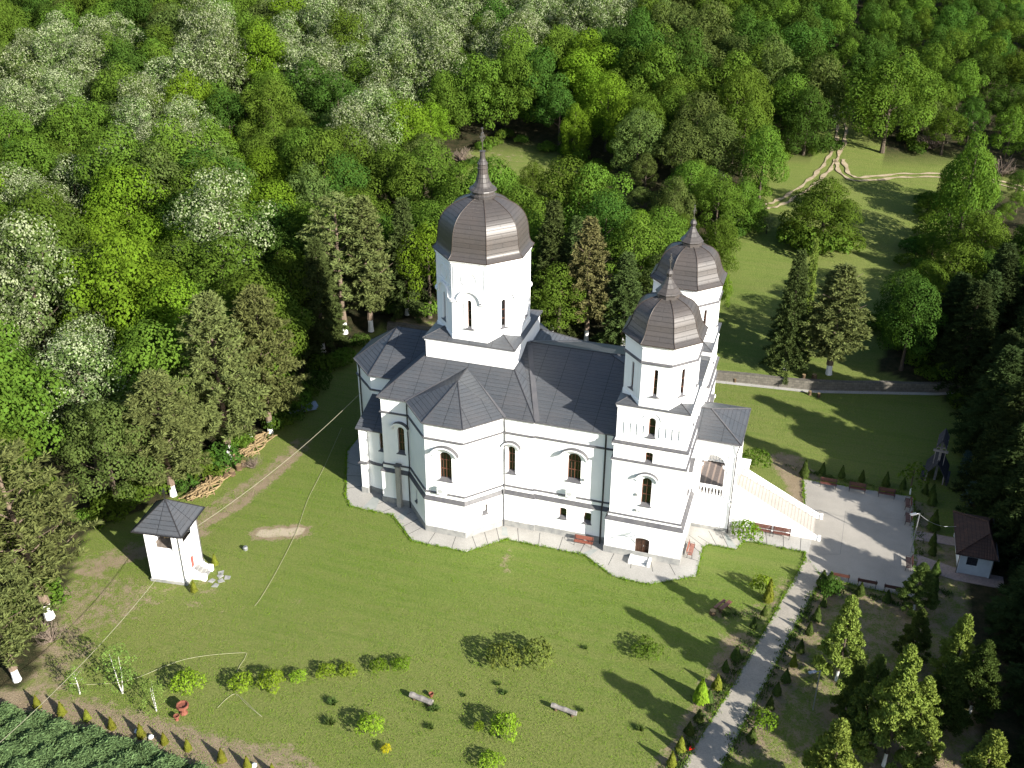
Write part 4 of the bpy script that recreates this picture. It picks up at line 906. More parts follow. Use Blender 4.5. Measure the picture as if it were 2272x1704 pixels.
# wood piles
def woodpile(a,b_,label,n_,hgt):
    a,b_=Vector(a),Vector(b_); t=thing('wood_pile',label,'wood pile',((a+b_)/2),0)
    d=(b_-a); L=d.length; d.normalize(); nrm=Vector((-d.y,d.x,0)); rr=random.Random(3)
    k=MB()
    for i in range(n_):
        s=rr.uniform(-L/2,L/2); o=rr.gauss(0,.55); z=max(.06,hgt*(1-abs(o)/1.5)*rr.uniform(.15,1)); c=d*s+nrm*o+Vector((0,0,z))
        ax=(d*rr.uniform(.5,1)+nrm*rr.uniform(-.6,.6)+Vector((0,0,rr.uniform(-.12,.12)))).normalized()*rr.uniform(.3,.75)
        k.bar(c-ax,c+ax,rr.uniform(.07,.15),rr.uniform(.05,.11))
    k.build('split_logs',FRESHWOOD,t); k=MB(); k.bar(-d*L/2+Vector((0,0,.05)),d*L/2+Vector((0,0,.05)),.2); k.bar(-d*L/2+nrm*.6+Vector((0,0,.05)),d*L/2+nrm*.6+Vector((0,0,.05)),.2); k.build('bearer',BARKSTUMP,t)
woodpile(G(424,1112),G(497,1050),'heap of fresh yellow split wood between bell tower and pines',150,.9)
woodpile(G(528,1020),G(592,966),'long low heap of yellow planks and offcuts along the pine edge',120,.7)
P=G(557,972); k=MB(); k.lathe([(.22,0),(.26,.4),(.26,.42),(.2,.42),(.18,.1)],12); o=k.build('bucket',WHITE); o.location=P; tag(o,'white bucket beside the heap of yellow planks','bucket')
# sheet metal and planks in the church shadow
t=thing('sheet_stack','blue grey metal sheets lying slanted on old planks in the shade','sheet stack',(-25.2,5.2,0),R(35))
for i in range(3):
    k=MB(); a=.16*i; k.obox((.15*i,.2*i-.3,.35+.07*i),(1.7,.1*i,.06),(-.1,.55,.05*i),(0,0,.012))
    for j in range(8): k.bar((-1.4+.4*j,-.8+.2*i,.37+.07*i),(-1.5+.4*j,.2+.2*i,.37+.07*i),.04,.03)
    k.build('metal_sheet',SHEETM,t)
for i in range(5):
    k=MB(); k.bar((-1.8,.5+.25*i,.1+.05*i),(1.3,.9+.22*i,.15),.16,.06); k.build('plank',DARKWOOD,t)
P=G(545,1220); k=MB(); k.lathe([(.22,0),(.24,.3),(.2,.4),(.05,.42)],10); k.bar((-.35,.1,.08),(-.1,.05,.25),.12); o=k.build('metal_pot',STEEL); o.location=P; tag(o,'small grey metal pot lying on the lawn right of the bell tower','pot')
# log benches, pots
for u,v_,L,rz,lb in ((935,1558,2.1,R(-9),'thick grey half log bench with rounded back edge on the front lawn'),(1251,1582,2.2,R(-8),'slim pale log bench on the front lawn nearer the path')):
    P=G(u,v_); t=thing('log_bench',lb,'bench',P,rz,'log benches on the front lawn')
    k=MB(); n=9; pts=[]
    r=.24 if u<1000 else .2
    for i in range(n): pts.append((-L/2+L*i/(n-1),.02*math.sin(i*1.7),.42+.012*math.sin(i*2.3)))
    k.tube(pts,[r*(1+.08*math.sin(i*1.9)) for i in range(n)],9); k.build('log',OLDWOOD,t)
    for s in (-1,1):
        k=MB(); k.lathe([(.16,0),(.15,.3)],8,(s*L*.33,0)); k.build('leg',BARKSTUMP,t)
def pot(loc,s,label,rz=0):
    t=thing('planter',label,'planter',loc,rz)
    k=MB(); k.lathe([(.52*s,.72*s),(.5*s,.95*s),(.42*s,.95*s),(.40*s,.8*s),(.05,.78*s)],8); k.lathe([(.2*s,.4*s),(.52*s,.72*s)],8); k.build('bowl',TERRA,t)
    k=MB(); k.lathe([(.34*s,0),(.3*s,.12*s),(.22*s,.2*s),(.2*s,.45*s)],8); k.build('foot',TERRA,t)
pot(G(408,1582),1.0,'large red brown concrete planter tilted near the birch'); pot(G(393,1597),.5,'small red brown stone post beside the large planter')
P=G(957,1546); k=MB(); k.lathe([(.1,0),(.2,.35),(.22,.4),(.18,.4),(.1,.2)],10); o=k.build('flower_pot',TERRA); o.location=P; tag(o,'small red flower pot behind the grey log bench','pot')
# white stones along the bare strip
for i,(a,b_) in enumerate(((1195,345),(2012,570),(1085,300))):
    P=G(a*.2803,1540+b_*.2803); k=MB(); k.lathe([(.2,0),(.24,.1),(.14,.24),(.02,.28)],7); o=k.build('white_stone',CREAMW); o.location=P; o.rotation_euler=(0,0,i); tag(o,'pale stone lying among the small thujas on the bare strip','stone','pale stones on the bare strip')
# lamps
def lamp(loc,h,label):
    t=thing('lamp_post',label,'lamp post',loc)
    k=MB(); k.tube([(0,0,0),(0,0,h)],.05,8); k.build('pole',STEEL,t); k=MB(); k.tube([(0,0,h-.15),(-.15,-.1,h),(-.5,-.35,h+.05)],.035,6); k.build('arm',STEEL,t)
    k=MB(); k.obox((-.6,-.42,h+.06),(.28,.18,0),(-.07,.11,0),(0,0,.05)); k.build('lamp_head',STEEL,t)
lamp((44.6,-1.3,.07),4.8,'grey lamp post on the right edge of the plaza'); lamp((36.8,-25.3,0),4.3,'lone grey lamp post on the shaded grass right of the path')
t=thing('bracket_lamp','short black hooped garden lamp beside the white stair','lamp',(29.6,3.6,0)); k=MB(); k.tube([(0,0,0),(0,0,1.5),(.1,0,1.75),(.4,0,1.8),(.55,0,1.6)],.05,7); k.build('pole',IRON,t); k=MB(); k.lathe([(.02,1.6),(.12,1.5),(.1,1.35),(.02,1.32)],8,(.55,0)); k.build('lamp_head',IRON,t)
def cable(name,a,b_,sag,r,label,m_=CABLE,n=24):
    a,b_=Vector(a),Vector(b_); k=MB(); k.tube([a.lerp(b_,i/n)-Vector((0,0,sag*4*(i/n)*(1-i/n)))-a for i in range(n+1)],r,5); o=k.build(name,m_); o.location=a; return tag(o,label,'cable')
cable('overhead_cable',(-12.9,-3.2,9.2),(-20.5,-25.0,4.9),.8,.021,'pale overhead cable from the church apse to the bell tower')
cable('overhead_cable',(-20.45,-26.9,4.4),(-19.5,-52,5.2),.9,.02,'pale overhead cable running from the bell tower towards the bottom left corner')
cable('lamp_wire',(44.7,-1.3,4.7),(48.4,0.8,2.7),.5,.02,'thin wire drooping from the lamp post to the hut roof',STEEL)
def hose(pts,label):
    P=[g(*p) for p in pts]; Q=fine([(p.x,p.y,p.z+.05) for p in P],6); o0=Q[0]; k=MB(); k.tube([(a-o0[0],b_-o0[1],c_-o0[2]) for a,b_,c_ in Q],.022,5); o=k.build('garden_hose',HOSE); o.location=o0; tag(o,label,'hose')
hose([(738,925),(700,1010),(665,1080),(640,1150),(600,1230),(565,1290),(550,1310)],'long pale hose lying straight across the lawn from the church corner')
hose([(185,1480),(280,1470),(400,1425),(520,1411),(530,1420),(515,1445),(505,1480),(512,1505)],'pale garden hose looping from the birch to the yellow bush')
hose([(470,1530),(490,1510),(510,1500),(530,1520),(560,1545),(565,1548),(550,1535),(520,1505)],'short looped pale hose end below the yellow bush')
# ================================================================ VEGETATION
def quads_mesh(name,groups,mats):
    """groups: list of (centres, normals, widths, heights, up-vectors or None, material index) -> one mesh of leaf-sized faces"""
    V=[];MI=[]
    for c,n,w_,h_,u,mi in groups:
        n=n/np.maximum(np.linalg.norm(n,axis=1,keepdims=True),1e-6); N_=len(c)
        if u is None: u=RNG.normal(size=(N_,3))
        a=np.cross(n,u); a/=np.maximum(np.linalg.norm(a,axis=1,keepdims=True),1e-6); b=np.cross(n,a)
        a*=np.asarray(w_).reshape(-1,1)/2; b*=np.asarray(h_).reshape(-1,1)/2
        q=np.stack([c-b,c+a*1.0-b*.1,c+b,c-a*1.0+b*.1],1)      # pointed leaf shape
        V.append(q.reshape(-1,3)); MI.append(np.full(N_,mi))
    V=np.concatenate(V).astype(np.float32); MI=np.concatenate(MI).astype(np.int32); nq=len(MI)
    me=bpy.data.meshes.new(name); me.vertices.add(len(V)); me.vertices.foreach_set('co',V.ravel())
    me.loops.add(nq*4); me.loops.foreach_set('vertex_index',np.arange(nq*4,dtype=np.int32)); me.polygons.add(nq); me.polygons.foreach_set('loop_start',(np.arange(nq)*4).astype(np.int32))
    for m_ in mats: me.materials.append(m_)
    me.polygons.foreach_set('material_index',MI); me.update(calc_edges=True); return me
def unit(n): v=RNG.normal(size=(n,3)); return v/np.linalg.norm(v,axis=1,keepdims=True)
def lobes_cloud(L,per_area,jit=.35,size=(.3,.55)):
    """leaf faces over the outside of a set of lobes (x,y,z,r)"""
    C=[];Nn=[];S_=[]
    L=np.array(L)
    for x,y,z,r in L:
        n=max(8,int(per_area*r*r)); d=unit(n); d=d[d[:,2]>-.75]; rr=r*(1-.32*RNG.random(len(d))**1.6)
        p=np.array([x,y,z])+d*rr[:,None]*np.array([1,1,.85])
        keep=np.ones(len(p),bool)                                 # drop what lies deep inside other lobes
        for x2,y2,z2,r2 in L:
            if (x2,y2,z2)==(x,y,z): continue
            keep&=((p-np.array([x2,y2,z2]))**2).sum(1)>(r2*.62)**2
        d=d[keep];p=p[keep]
        C.append(p); Nn.append(d+unit(len(d))*jit+np.array([0,0,.25])); S_.append(RNG.uniform(size[0],size[1],len(p)))
    return np.concatenate(C),np.concatenate(Nn),np.concatenate(S_)
def crown_lobes(rad,h0,h1,n,rr,shape='round'):
    out=[]
    for i in range(n):
        t=(i+.5)/n; a=i*2.39996+RNG.uniform(-.4,.4); zz=h0+(h1-h0)*(t**.8)
        prof=math.sin(math.pi*min(1,.12+.88*t)**.75)**.7 if shape=='round' else (1-t)**.8
        q=rad*prof*RNG.uniform(.55,.95); r=rr*RNG.uniform(.65,1.3)
        out.append((q*math.cos(a),q*math.sin(a),zz+RNG.uniform(-.5,.5),r))
    out.append((0,0,h0+(h1-h0)*.55,rad*.5)); return out
def trunk_mb(Ht,r,lean=0,branches=6,wash=0,seed=0,first=.35,blen=.3):
    rr=random.Random(seed); k=MB(); n=8
    path=lambda t:(lean*t*t*Ht+.08*math.sin(3*t+seed),.06*math.sin(5*t+seed),t*Ht)
    pts=[path(i/n) for i in range(n+1)]; rad=[r*(1-.75*i/n)+.02 for i in range(n+1)]; rad[0]*=1.25
    if wash:
        ts_=[0,.5*wash/Ht,wash/Ht]; pw=[path(t) for t in ts_]; k.tube(pw,[r*1.3,r*1.08,r*1.02],8,1)
        pts=[path(wash/Ht+(1-wash/Ht)*i/n) for i in range(n+1)]
    k.tube(pts,rad,8)
    for b in range(branches):
        t=first+(.92-first)*b/max(1,branches); p=path(t); a=b*2.4+rr.random(); l=Ht*blen*(1.1-t*.6)
        k.tube([p,(p[0]+l*.5*math.cos(a),p[1]+l*.5*math.sin(a),p[2]+l*.32),(p[0]+l*math.cos(a),p[1]+l*math.sin(a),p[2]+l*.75)],[r*.42*(1-t*.5),r*.26*(1-t*.5),.02],5)
    return k
def mesh_of(o): me=o.data; bpy.data.objects.remove(o); return me
def broadleaf_mesh(rad,h0,h1,n,rr,dens=230,size=(.13,.27),mats=(L_MID,),bl=0):
    L=crown_lobes(rad,h0,h1,n,rr); c,nn,s=lobes_cloud(L,dens,.3,size)
    gr=[(c,nn,s*.85,s*1.15,None,0)]
    if bl:                                            # blossom in hanging clusters over the sunny outside
        ph=RNG.uniform(0,6,3); f=np.sin(c[:,0]*2.1+ph[0])*np.sin(c[:,1]*2.3+ph[1])*np.sin(c[:,2]*2.6+ph[2])
        p=np.clip(bl+.8*f+.25*(c[:,2]-h0)/(h1-h0)-.15,0,.92); b_=(RNG.random(len(c))<p)&(nn[:,2]>-.25); g_=~b_
        gr=[(c[g_],nn[g_],s[g_]*.85,s[g_]*1.15,None,0),(c[b_]+nn[b_]*.05,nn[b_]+unit(b_.sum())*.3,s[b_]*.6,s[b_]*.85,None,1)]
    return quads_mesh('crown',gr,mats)
def pine_mesh(Ht,first,rad,nb,mats,tuft=(.55,.10),dens=26,droop=.0,sharp=.9,seed=0,clr=.55,taper=1.0):
    """whorled branches carrying needle tufts"""
    rr=np.random.default_rng(seed); C=[];Nn=[];U=[];W=[];Hh=[]
    for i in range(nb):
        t=(i+.5)/nb; z=first+(Ht-first)*t; a=i*2.39996+rr.uniform(-.3,.3)
        l=rad*((1-t)**sharp*.92+.08)*rr.uniform(.65,1.15)*(min(1,.55+t*2) if taper else 1)
        dirv=np.array([math.cos(a),math.sin(a),0.28-droop-.35*(1-t)]); dirv/=np.linalg.norm(dirv)
        m_=max(2,int(l*2.2))
        for q in range(m_):
            f=.3+.7*(q+.5)/m_; p=np.array([0,0,z])+dirv*l*f+np.array([0,0,-.12*l*f*f*(1 if droop else -1)])
            n=int(dens*(.6+.6*f)*rr.uniform(.6,1.3)); d=rr.normal(size=(n,3)); d/=np.linalg.norm(d,axis=1,keepdims=True); d[:,2]=d[:,2]*.7+(.25 if not droop else -.1)
            d=d*.75+dirv*.45; d/=np.linalg.norm(d,axis=1,keepdims=True)
            ln=rr.uniform(.7,1.2,n)*tuft[0]; C.append(p+d*ln[:,None]*rr.uniform(.25,.85,n)[:,None]*clr/.55); U.append(d); Nn.append(np.cross(d,rr.normal(size=(n,3)))+np.array([0,0,.5])); W.append(ln*rr.uniform(.16,.34,n)); Hh.append(ln)
    return quads_mesh('crown',[(np.concatenate(C),np.concatenate(Nn),np.concatenate(W),np.concatenate(Hh),np.concatenate(U),0)],mats)
def plant(name,label,cat,crown,trunk,loc,rz=0,s=1,group=None,cm=None,extra=None):
    t=thing(name,label,cat,loc,rz,group); t.scale=(s,s,s) if not hasattr(s,'__len__') else s
    o=bpy.data.objects.new('crown' if trunk else 'foliage',crown); COL.objects.link(o); o.parent=t
    if cm: o.material_slots[0].link='OBJECT'; o.material_slots[0].material=cm
    if trunk: q=bpy.data.objects.new('trunk',trunk); COL.objects.link(q); q.parent=t
    return t
def tmesh(k,mats): return mesh_of(k.build('trunk',mats,None,True))
# --- mesh variants
BL=[broadleaf_mesh(RNG.uniform(3.7,4.7),RNG.uniform(2.6,3.6),RNG.uniform(9.3,11.3),int(RNG.integers(26,36)),RNG.uniform(1.1,1.45)) for _ in range(7)]
LC=[broadleaf_mesh(RNG.uniform(3.6,4.8),3.2,RNG.uniform(10.5,12.5),int(RNG.integers(24,32)),RNG.uniform(1.0,1.35),240,(.13,.26),(L_LOC,L_BLOS),RNG.uniform(.42,.62)) for _ in range(6)]
BLF=[broadleaf_mesh(RNG.uniform(3.8,4.8),2.6,RNG.uniform(9.5,11.5),26,1.35,150,(.17,.32)) for _ in range(5)]
LCF=[broadleaf_mesh(RNG.uniform(3.8,4.8),3,RNG.uniform(10,12),28,1.25,150,(.17,.32),(L_LOC,L_BLOS),.5) for _ in range(4)]
TK=[tmesh(trunk_mb(9,.24,.004*i,7,0,i),[BARK]) for i in range(4)]
WH=[BARK,WHITEWASH]
# --- the forest --------------------------------------------------------------
LOCUST=[(90,250,110,60),(160,140,120,60),(450,160,60,90),(360,230,60,40),(340,370,120,80),(270,440,60,60),(800,150,220,130),(880,110,130,80),(1030,40,90,40),(100,540,120,80),(100,780,160,110),(60,720,100,80),(190,850,80,80),(650,40,60,30),(1180,70,110,45),(1310,60,70,45),(470,590,45,45),(800,330,75,75),(530,10,50,25),(1080,130,60,40),(250,920,60,40)]
LIME=[(430,330,60,60),(270,610,75,80),(330,790,90,65),(1290,240,75,90),(560,470,70,80),(1330,300,50,50),(900,300,60,50),(620,200,60,50)]
DARKZ=[(1900,80,330,140),(2150,150,120,250),(1330,120,90,70),(1000,90,60,50),(600,560,80,80),(1230,210,60,70),(700,820,80,60),(1750,50,70,80),(2020,700,230,200)]
OLIVE=[(1370,380,80,80),(1340,330,60,60),(1440,60,80,60),(1560,150,80,60),(1500,330,60,60),(1930,230,90,90)]
def inell(x,y,E,q=.95): return any(((x-a)/c/q)**2+((y-b)/d/q)**2<1 for a,b,c,d in E)
def where(x,y):
    if x<520: return 'on the left edge' if x<150 else 'left of the small bell tower pines' if y>560 else 'in the wood at the upper left'
    if x<1150: return 'behind the main dome' if y>330 else 'on the slope above the main dome'
    if x<1600: return 'behind the twin belfries' if y>330 else 'on the slope above the twin belfries'
    if x<1800: return 'along the left side of the meadow track'
    return 'in the dark wood at the far right' if y>450 else 'on the slope right of the meadow track'
cnt={}
def stand(P,kind,rng,k_s=1):
    u,v_,dep=px((P[0],P[1],P[2]+7)); far=dep>205
    s=rng.uniform(.9,1.25)*1.12*k_s*(.72 if (u>1830 and v_<700) else 1.2 if (u<560 and v_>430) else 1); rz=rng.uniform(0,6.28)
    wv=where(u,v_); cnt[kind]=cnt.get(kind,0)+1
    if kind=='locust':
        lb='locust tree covered in white blossom '+wv
        return fell('locust_tree',lb,LC if not far else LCF,P,rz,s*1.06,far,None,rng)
    col={'mid':L_MID,'yellow':L_YEL,'lime':L_LIME,'dark':L_DARK,'olive':L_OLIVE}[kind]
    lb={'mid':'mid green round crowned tree ','yellow':'yellowish green tree ','lime':'bright lime green tree ','dark':'deep green broadleaf tree ','olive':'dull olive green tree '}[kind]+wv
    nm={'mid':'broadleaf_tree','yellow':'maple_tree','lime':'lime_tree','dark':'oak_tree','olive':'elm_tree'}[kind]
    return fell(nm,lb,BL if not far else BLF,P,rz,s,far,col,rng)
def fell(nm,lb,meshes,P,rz,s,far,col,rng):
    sc_=(s*rng.uniform(.9,1.12),s*rng.uniform(.9,1.12),s*rng.uniform(.88,1.15))
    if far:                                                   # too small to show its parts
        o=bpy.data.objects.new(nm,meshes[int(rng.integers(len(meshes)))]); COL.objects.link(o); o.location=P; o.rotation_euler=(0,0,rz); o.scale=sc_
        tag(o,lb,'tree',lb)
        if col: o.material_slots[0].link='OBJECT'; o.material_slots[0].material=col
        return o
    return plant(nm,lb,'tree',meshes[int(rng.integers(len(meshes)))],TK[int(rng.integers(4))],P,rz,sc_,lb,col)
rng=np.random.default_rng(5)
HAND=[]
def near_hand(x,y,r=3.2): return any((x-a)**2+(y-b)**2<r*r for a,b in HAND)
CON=[ # base u,v ; height ; kind ; label   (photo 2212 wide)
 ((495,990),19.8,'pine','tall grey green pine with whitewashed foot behind the wood piles',.0,5.2),
 ((585,935),18.2,'pine','tall pine with a bare pale trunk leaning over the shaded lawn corner',0,4.6),
 ((375,1070),14.6,'pine','dense grey green pine right behind the small bell tower',0,5.0),
 ((105,1335),17.5,'pine','big brownish pine with a leaning whitewashed trunk at the left edge',-.012,6.0),
 ((35,1470),13.0,'pine','brownish pine with whitewashed foot at the lower left edge',-.01,4.6),
 ((-70,1330),17.0,'pine','brownish pine cut off by the left edge of the photo',0,5.0),
 ((745,720),19.3,'brown','olive pine with orange trunk left of the main dome',0,4.0),
 ((800,715),19.0,'brown','second olive pine with orange trunk left of the main dome',0,3.6),
 ((880,680),17.0,'spruce','dark spruce with hanging boughs just left of the main dome',0,3.3),
 ((700,760),16,'spruce','dark spruce behind the altar end of the church',0,3.2),
 ((1190,715),18.4,'spruce','tall spruce with whitewashed foot just right of the main dome',0,3.6),
 ((1265,735),17.0,'brown','browning pine with whitewashed foot between dome and belfries',0,3.0),
 ((1345,745),13.0,'spruce','spruce with whitewashed foot just left of the front belfry',0,3.2),
 ((1240,690),15,'spruce','dark spruce behind the browning pine',0,3.0),
 ((1695,798),16.2,'spruce','slim spruce with whitewashed trunk above the stone wall',0,2.6),
 ((1730,745),15,'slim','slender bright green conifer behind the slim spruce',0,1.7),
 ((1790,808),14.6,'brown','broad olive pine with whitewashed foot above the stone wall',0,3.8),
 ((1540,690),9,'lime','light green young tree right of the rear belfry',0,2.2),
]
PM=[pine_mesh(18,3.6,5.0,190,[L_PINE],(.5,.1),38,0,.62,s_) for s_ in (1,2,3)]
PB_=[pine_mesh(18,3.8,3.7,170,[L_PINEB],(.5,.1),38,0,.6,s_) for s_ in (4,5)]
SP=[pine_mesh(18,1.6,3.6,240,[L_SPR],(.45,.1),34,.28,.8,s_,taper=0) for s_ in (6,7,8)]
PLS=pine_mesh(18,5.0,5.2,105,[L_PINE],(.5,.1),26,0,.45,31)
PTK=[tmesh(trunk_mb(17.2,.27,l_,16,1.7,i,.3,.2),[PINEBARK,WHITEWASH]) for i,l_ in enumerate((0,.0,-.008))]
STK=[tmesh(trunk_mb(16.5,.25,0,0,1.6,i),[BARK,WHITEWASH]) for i in range(2)]
for i,((u,v_),h_,kd,lb,ln,rad) in enumerate(CON):
    P=g(u,v_); P=G(u*S22,v_*S22); P.z=H(P.x,P.y); HAND.append((P.x,P.y)); rz=i*1.7
    if kd=='lime': plant('young_tree',lb,'tree',BL[2],TK[1],P,rz,(.5,.5,.75),None,L_LIME); continue
    if kd=='slim': plant('slim_conifer',lb,'tree',SP[1],STK[0],P,rz,(.42,.42,h_/18),None,L_GOLD); continue
    if kd=='pine': t=plant('pine_tree',lb,'pine',PLS if i in (3,4,5) else PM[i%3],PTK[2 if ln else i%2],P,rz if not ln else 0,(1.12*rad/5,1.12*rad/5,h_/18)); 
    elif kd=='brown': t=plant('scots_pine',lb,'pine',PLS if i==6 else PB_[i%2],PTK[i%2],P,rz,(1.25*rad/3.7,1.25*rad/3.7,h_/18),None,L_PINEB if i in(11,) else L_PINE)
    else: t=plant('spruce_tree',lb,'spruce',SP[i%3],STK[i%2],P,rz,(1.25*rad/3.6,1.25*rad/3.6,h_/18))
    if ln: t.rotation_euler=(0,R(-4),0)
BIG=[broadleaf_mesh(4.6,1.0,9.6,44,1.35,230,(.13,.27)),broadleaf_mesh(5.0,2.4,10.2,46,1.4,230,(.13,.27))]
# solitary broadleaf trees in the meadow
for (u,v_),h_,rad,col,lb in (((1770,532),10.5,6.0,L_MID,'big round bush like tree standing alone in the meadow'),((1905,330),17,7.6,L_MID,'wide old tree with dark forked trunk beside the meadow track'),((1735,335),12,5.0,L_DARK,'dark round tree on a short trunk at the left of the meadow track'),((2062,548),18,4.9,L_MID,'tall bushy tree at the right rim of the meadow'),((2075,470),11,5,L_DARK,'dark bushy tree at the right rim of the meadow above the tall one'),
    ((1240,345),10,3.2,L_LIME,'bright lime green tree at the rim of the small clearing'),((1150,440),7,3,L_MID,'small green tree below the small clearing'),((1450,520),10,4.0,L_OLIVE,'olive tree with cream blossom just left of the rear belfry'),((1600,500),8,4.2,L_MID,'bushy hawthorn with cream blossom at the meadow rim right of the rear belfry'),((1500,450),8,4,L_YEL,'yellowish bush at the meadow rim behind the rear belfry')):
    P=g(u,v_); P.z=H(P.x,P.y); HAND.append((P.x,P.y)); plant('broadleaf_tree',lb,'tree',BIG[1 if u==1905 else 0],TK[0],P,u,(rad/4.6,rad/4.6,h_/10),None,col)
for i,(u,v_,s_) in enumerate(((1462,462,.5),(1505,445,.45),(1548,470,.5),(1600,462,.42),(1628,478,.4),(1575,500,.45),(1545,430,.5),(1655,505,.3),(2000,470,.45),(2010,560,.5))):
    P=g(u,v_); P.z=H(P.x,P.y); HAND.append((P.x,P.y)); plant('hawthorn_bush',['cream flowering hawthorn bush at the meadow rim behind the rear belfry','leafy hawthorn bush at the right rim of the meadow'][u>1900],'bush',LC[i%6] if u<1900 else BIG[0],TK[i%4],P,i*1.3,(s_*1.05,s_*1.05,s_*.85),['hawthorns behind the rear belfry','bushes at the right meadow rim'][u>1900])
# forest proper
n_tree=0; step=8.0
for iy in range(-14,70):
    for ix in range(-60,70):
        x=ix*step+(iy%2)*step/2+rng.uniform(-.33,.33)*step; y=iy*step*.87+rng.uniform(-.33,.33)*step
        if y<-42 or (x>52 and y<-2): continue
        z=H(x,y); u,v_,dep=px((x,y,z+6)); 
        if dep<20 or u<-170 or u>2390 or v_<-150 or v_>1700: continue
        if not wooded(x,y) or near_hand(x,y): continue
        if x>-23 and -42<y<30 and x<52: continue
        if dep>260 and rng.random()<.12: continue
        if inell(u,v_,LOCUST): kd='locust' if rng.random()<.92 else 'mid'
        elif inell(u,v_,LIME): kd='lime'
        elif u>1880 and v_>640: kd='dark'  # shade of the far right wood put in as deeper leaf colour
        elif inell(u,v_,DARKZ): kd='dark' if rng.random()<.75 else 'mid'
        elif inell(u,v_,OLIVE): kd='olive'
        else:
            q=rng.random(); kd='mid' if q<.36 else 'yellow' if q<.64 else 'dark' if q<.83 else 'olive' if q<.96 else 'lime'
        bu,bv,_=px((x,y,z))
        if u>2050 and v_>620:
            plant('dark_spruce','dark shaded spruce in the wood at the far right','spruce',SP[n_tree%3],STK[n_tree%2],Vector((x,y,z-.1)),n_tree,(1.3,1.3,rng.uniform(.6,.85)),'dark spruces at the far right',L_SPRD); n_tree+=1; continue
        stand(Vector((x,y,z-.1)),kd,rng,.5 if (960<bu<1400 and 400<bv<560) else .7 if (1400<=bu<1560 and 430<bv<640) else .42 if (bu>2085 and 405<bv<560) else 1); n_tree+=1
# dark conifers of the park on the right, some beyond the frame whose shadows reach the lawn
SPD=SP
k_=0
for x,y,h_ in ((56,31,15),(60,25,17),(54.5,22,14),(57.5,16,13),(62,18,18),(55.5,9,12.5),(60,8,13.5),(57,1,11.5),(62,0,14),(56.2,-6,9.5),(60.5,-9,11.5),(56,-14,11),(61,-18,13),(57,-22,11),(62.5,-26,13),(57.5,-30,10),(65,10,15.5),(67,-5,15),(69,-20,15),(66,22,18),(52,38,14),(58,40,16),(70,3,16.5),(73,-12,17),(59,-37,11),(66,-35,13),(74,14,20),(54.5,-38.5,12),(70,32,19),(77,-2,16),(63,48,16),(74,30,20),(80,38,20),(70,44,19),(84,26,21),(78,52,20),(68,57,18),(54,-11,9.5),(55,-19,10),(59,-4.5,10),(54.5,-28,11),(64,-31,12)):
    u,v_,_=px((x,y,5)); k_+=1
    off=u>2212
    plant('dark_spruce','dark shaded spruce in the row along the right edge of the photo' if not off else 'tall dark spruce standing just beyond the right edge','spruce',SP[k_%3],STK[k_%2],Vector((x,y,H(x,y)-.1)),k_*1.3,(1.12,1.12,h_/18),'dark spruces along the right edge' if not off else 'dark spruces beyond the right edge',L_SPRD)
# undergrowth of the wood edge
def bush_mesh(n,rad,h_,rr,dens=60,size=(.14,.28),mats=(L_BUSH,),zc=.45):
    L=[]
    for i in range(n):
        a=i*2.4+RNG.uniform(-.5,.5); q=rad*math.sqrt((i+.5)/n)*.8; L.append((q*math.cos(a),q*math.sin(a),h_*(zc+.4*(1-q/rad)*RNG.uniform(.5,1.1)),rr*RNG.uniform(.7,1.25)))
    c,nn,s=lobes_cloud(L,dens*4/(rr),.6,size); c[:,2]=np.maximum(c[:,2],.05); return quads_mesh('foliage',[(c,nn,s*.8,s*1.2,None,0)],mats)
UB=[bush_mesh(14,1.9,2.1,.75,40,(.16,.32),(L_DARK,)) for _ in range(3)]
kk_=0
for px_,n_,sp in (((190,1150,430,1045),9,1.6),((430,1045,600,930),8,1.4),((600,930,780,760),9,1.8),((860,690,1560,690),16,2),((-40,1420,130,1290),6,1.5),((1560,560,1640,430),7,2),((1990,610,2010,420),9,2),((1900,700,2100,900),12,2.5),((985,395,1090,300),6,1.5),((1090,300,1330,380),8,1.5),((1640,360,1800,330),6,1.5),((1860,250,2010,350),8,1.8)):
    for i in range(n_):
        t=(i+rng.random())/n_; u=px_[0]+(px_[2]-px_[0])*t; v_=px_[1]+(px_[3]-px_[1])*t; P=g(u,v_); P.x+=rng.uniform(-sp,.2); P.y+=rng.uniform(.2,sp); P.z=H(P.x,P.y)-.05
        if near_hand(P.x,P.y,1.2) or (wall_y(P.x)-1<P.y<wall_y(P.x)+1): continue
        o=bpy.data.objects.new('undergrowth_bush',UB[kk_%3]); COL.objects.link(o); o.location=P; o.rotation_euler=(0,0,kk_*1.1); s=rng.uniform(.6,1.25); o.scale=(s,s,s*rng.uniform(.8,1.2)); kk_+=1
        lb='leafy undergrowth bush at the wood edge '+where(*px(P)[:2]); tag(o,lb,'bush',lb); o.material_slots[0].link='OBJECT'; o.material_slots[0].material=[L_DARK,L_MID,L_MID,L_YEL][kk_%4]
for i,(dx_,dy_,s_) in enumerate(((-3.6,-1.5,1.5),(-1.2,-3.2,1.7),(1.8,-3.0,1.6),(4.0,-1.2,1.4),(-4.2,1,1.3))):
    P=g(1770,532); P.x+=dx_; P.y+=dy_; P.z=H(P.x,P.y)-.05; o=bpy.data.objects.new('undergrowth_bush',UB[i%3]); COL.objects.link(o); o.location=P; o.scale=(s_,s_,s_*1.15); o.rotation_euler=(0,0,i); o.material_slots[0].link='OBJECT'; o.material_slots[0].material=L_MID
    tag(o,'low leafy bush at the foot of the big round meadow tree','bush','bushes at the foot of the round meadow tree')
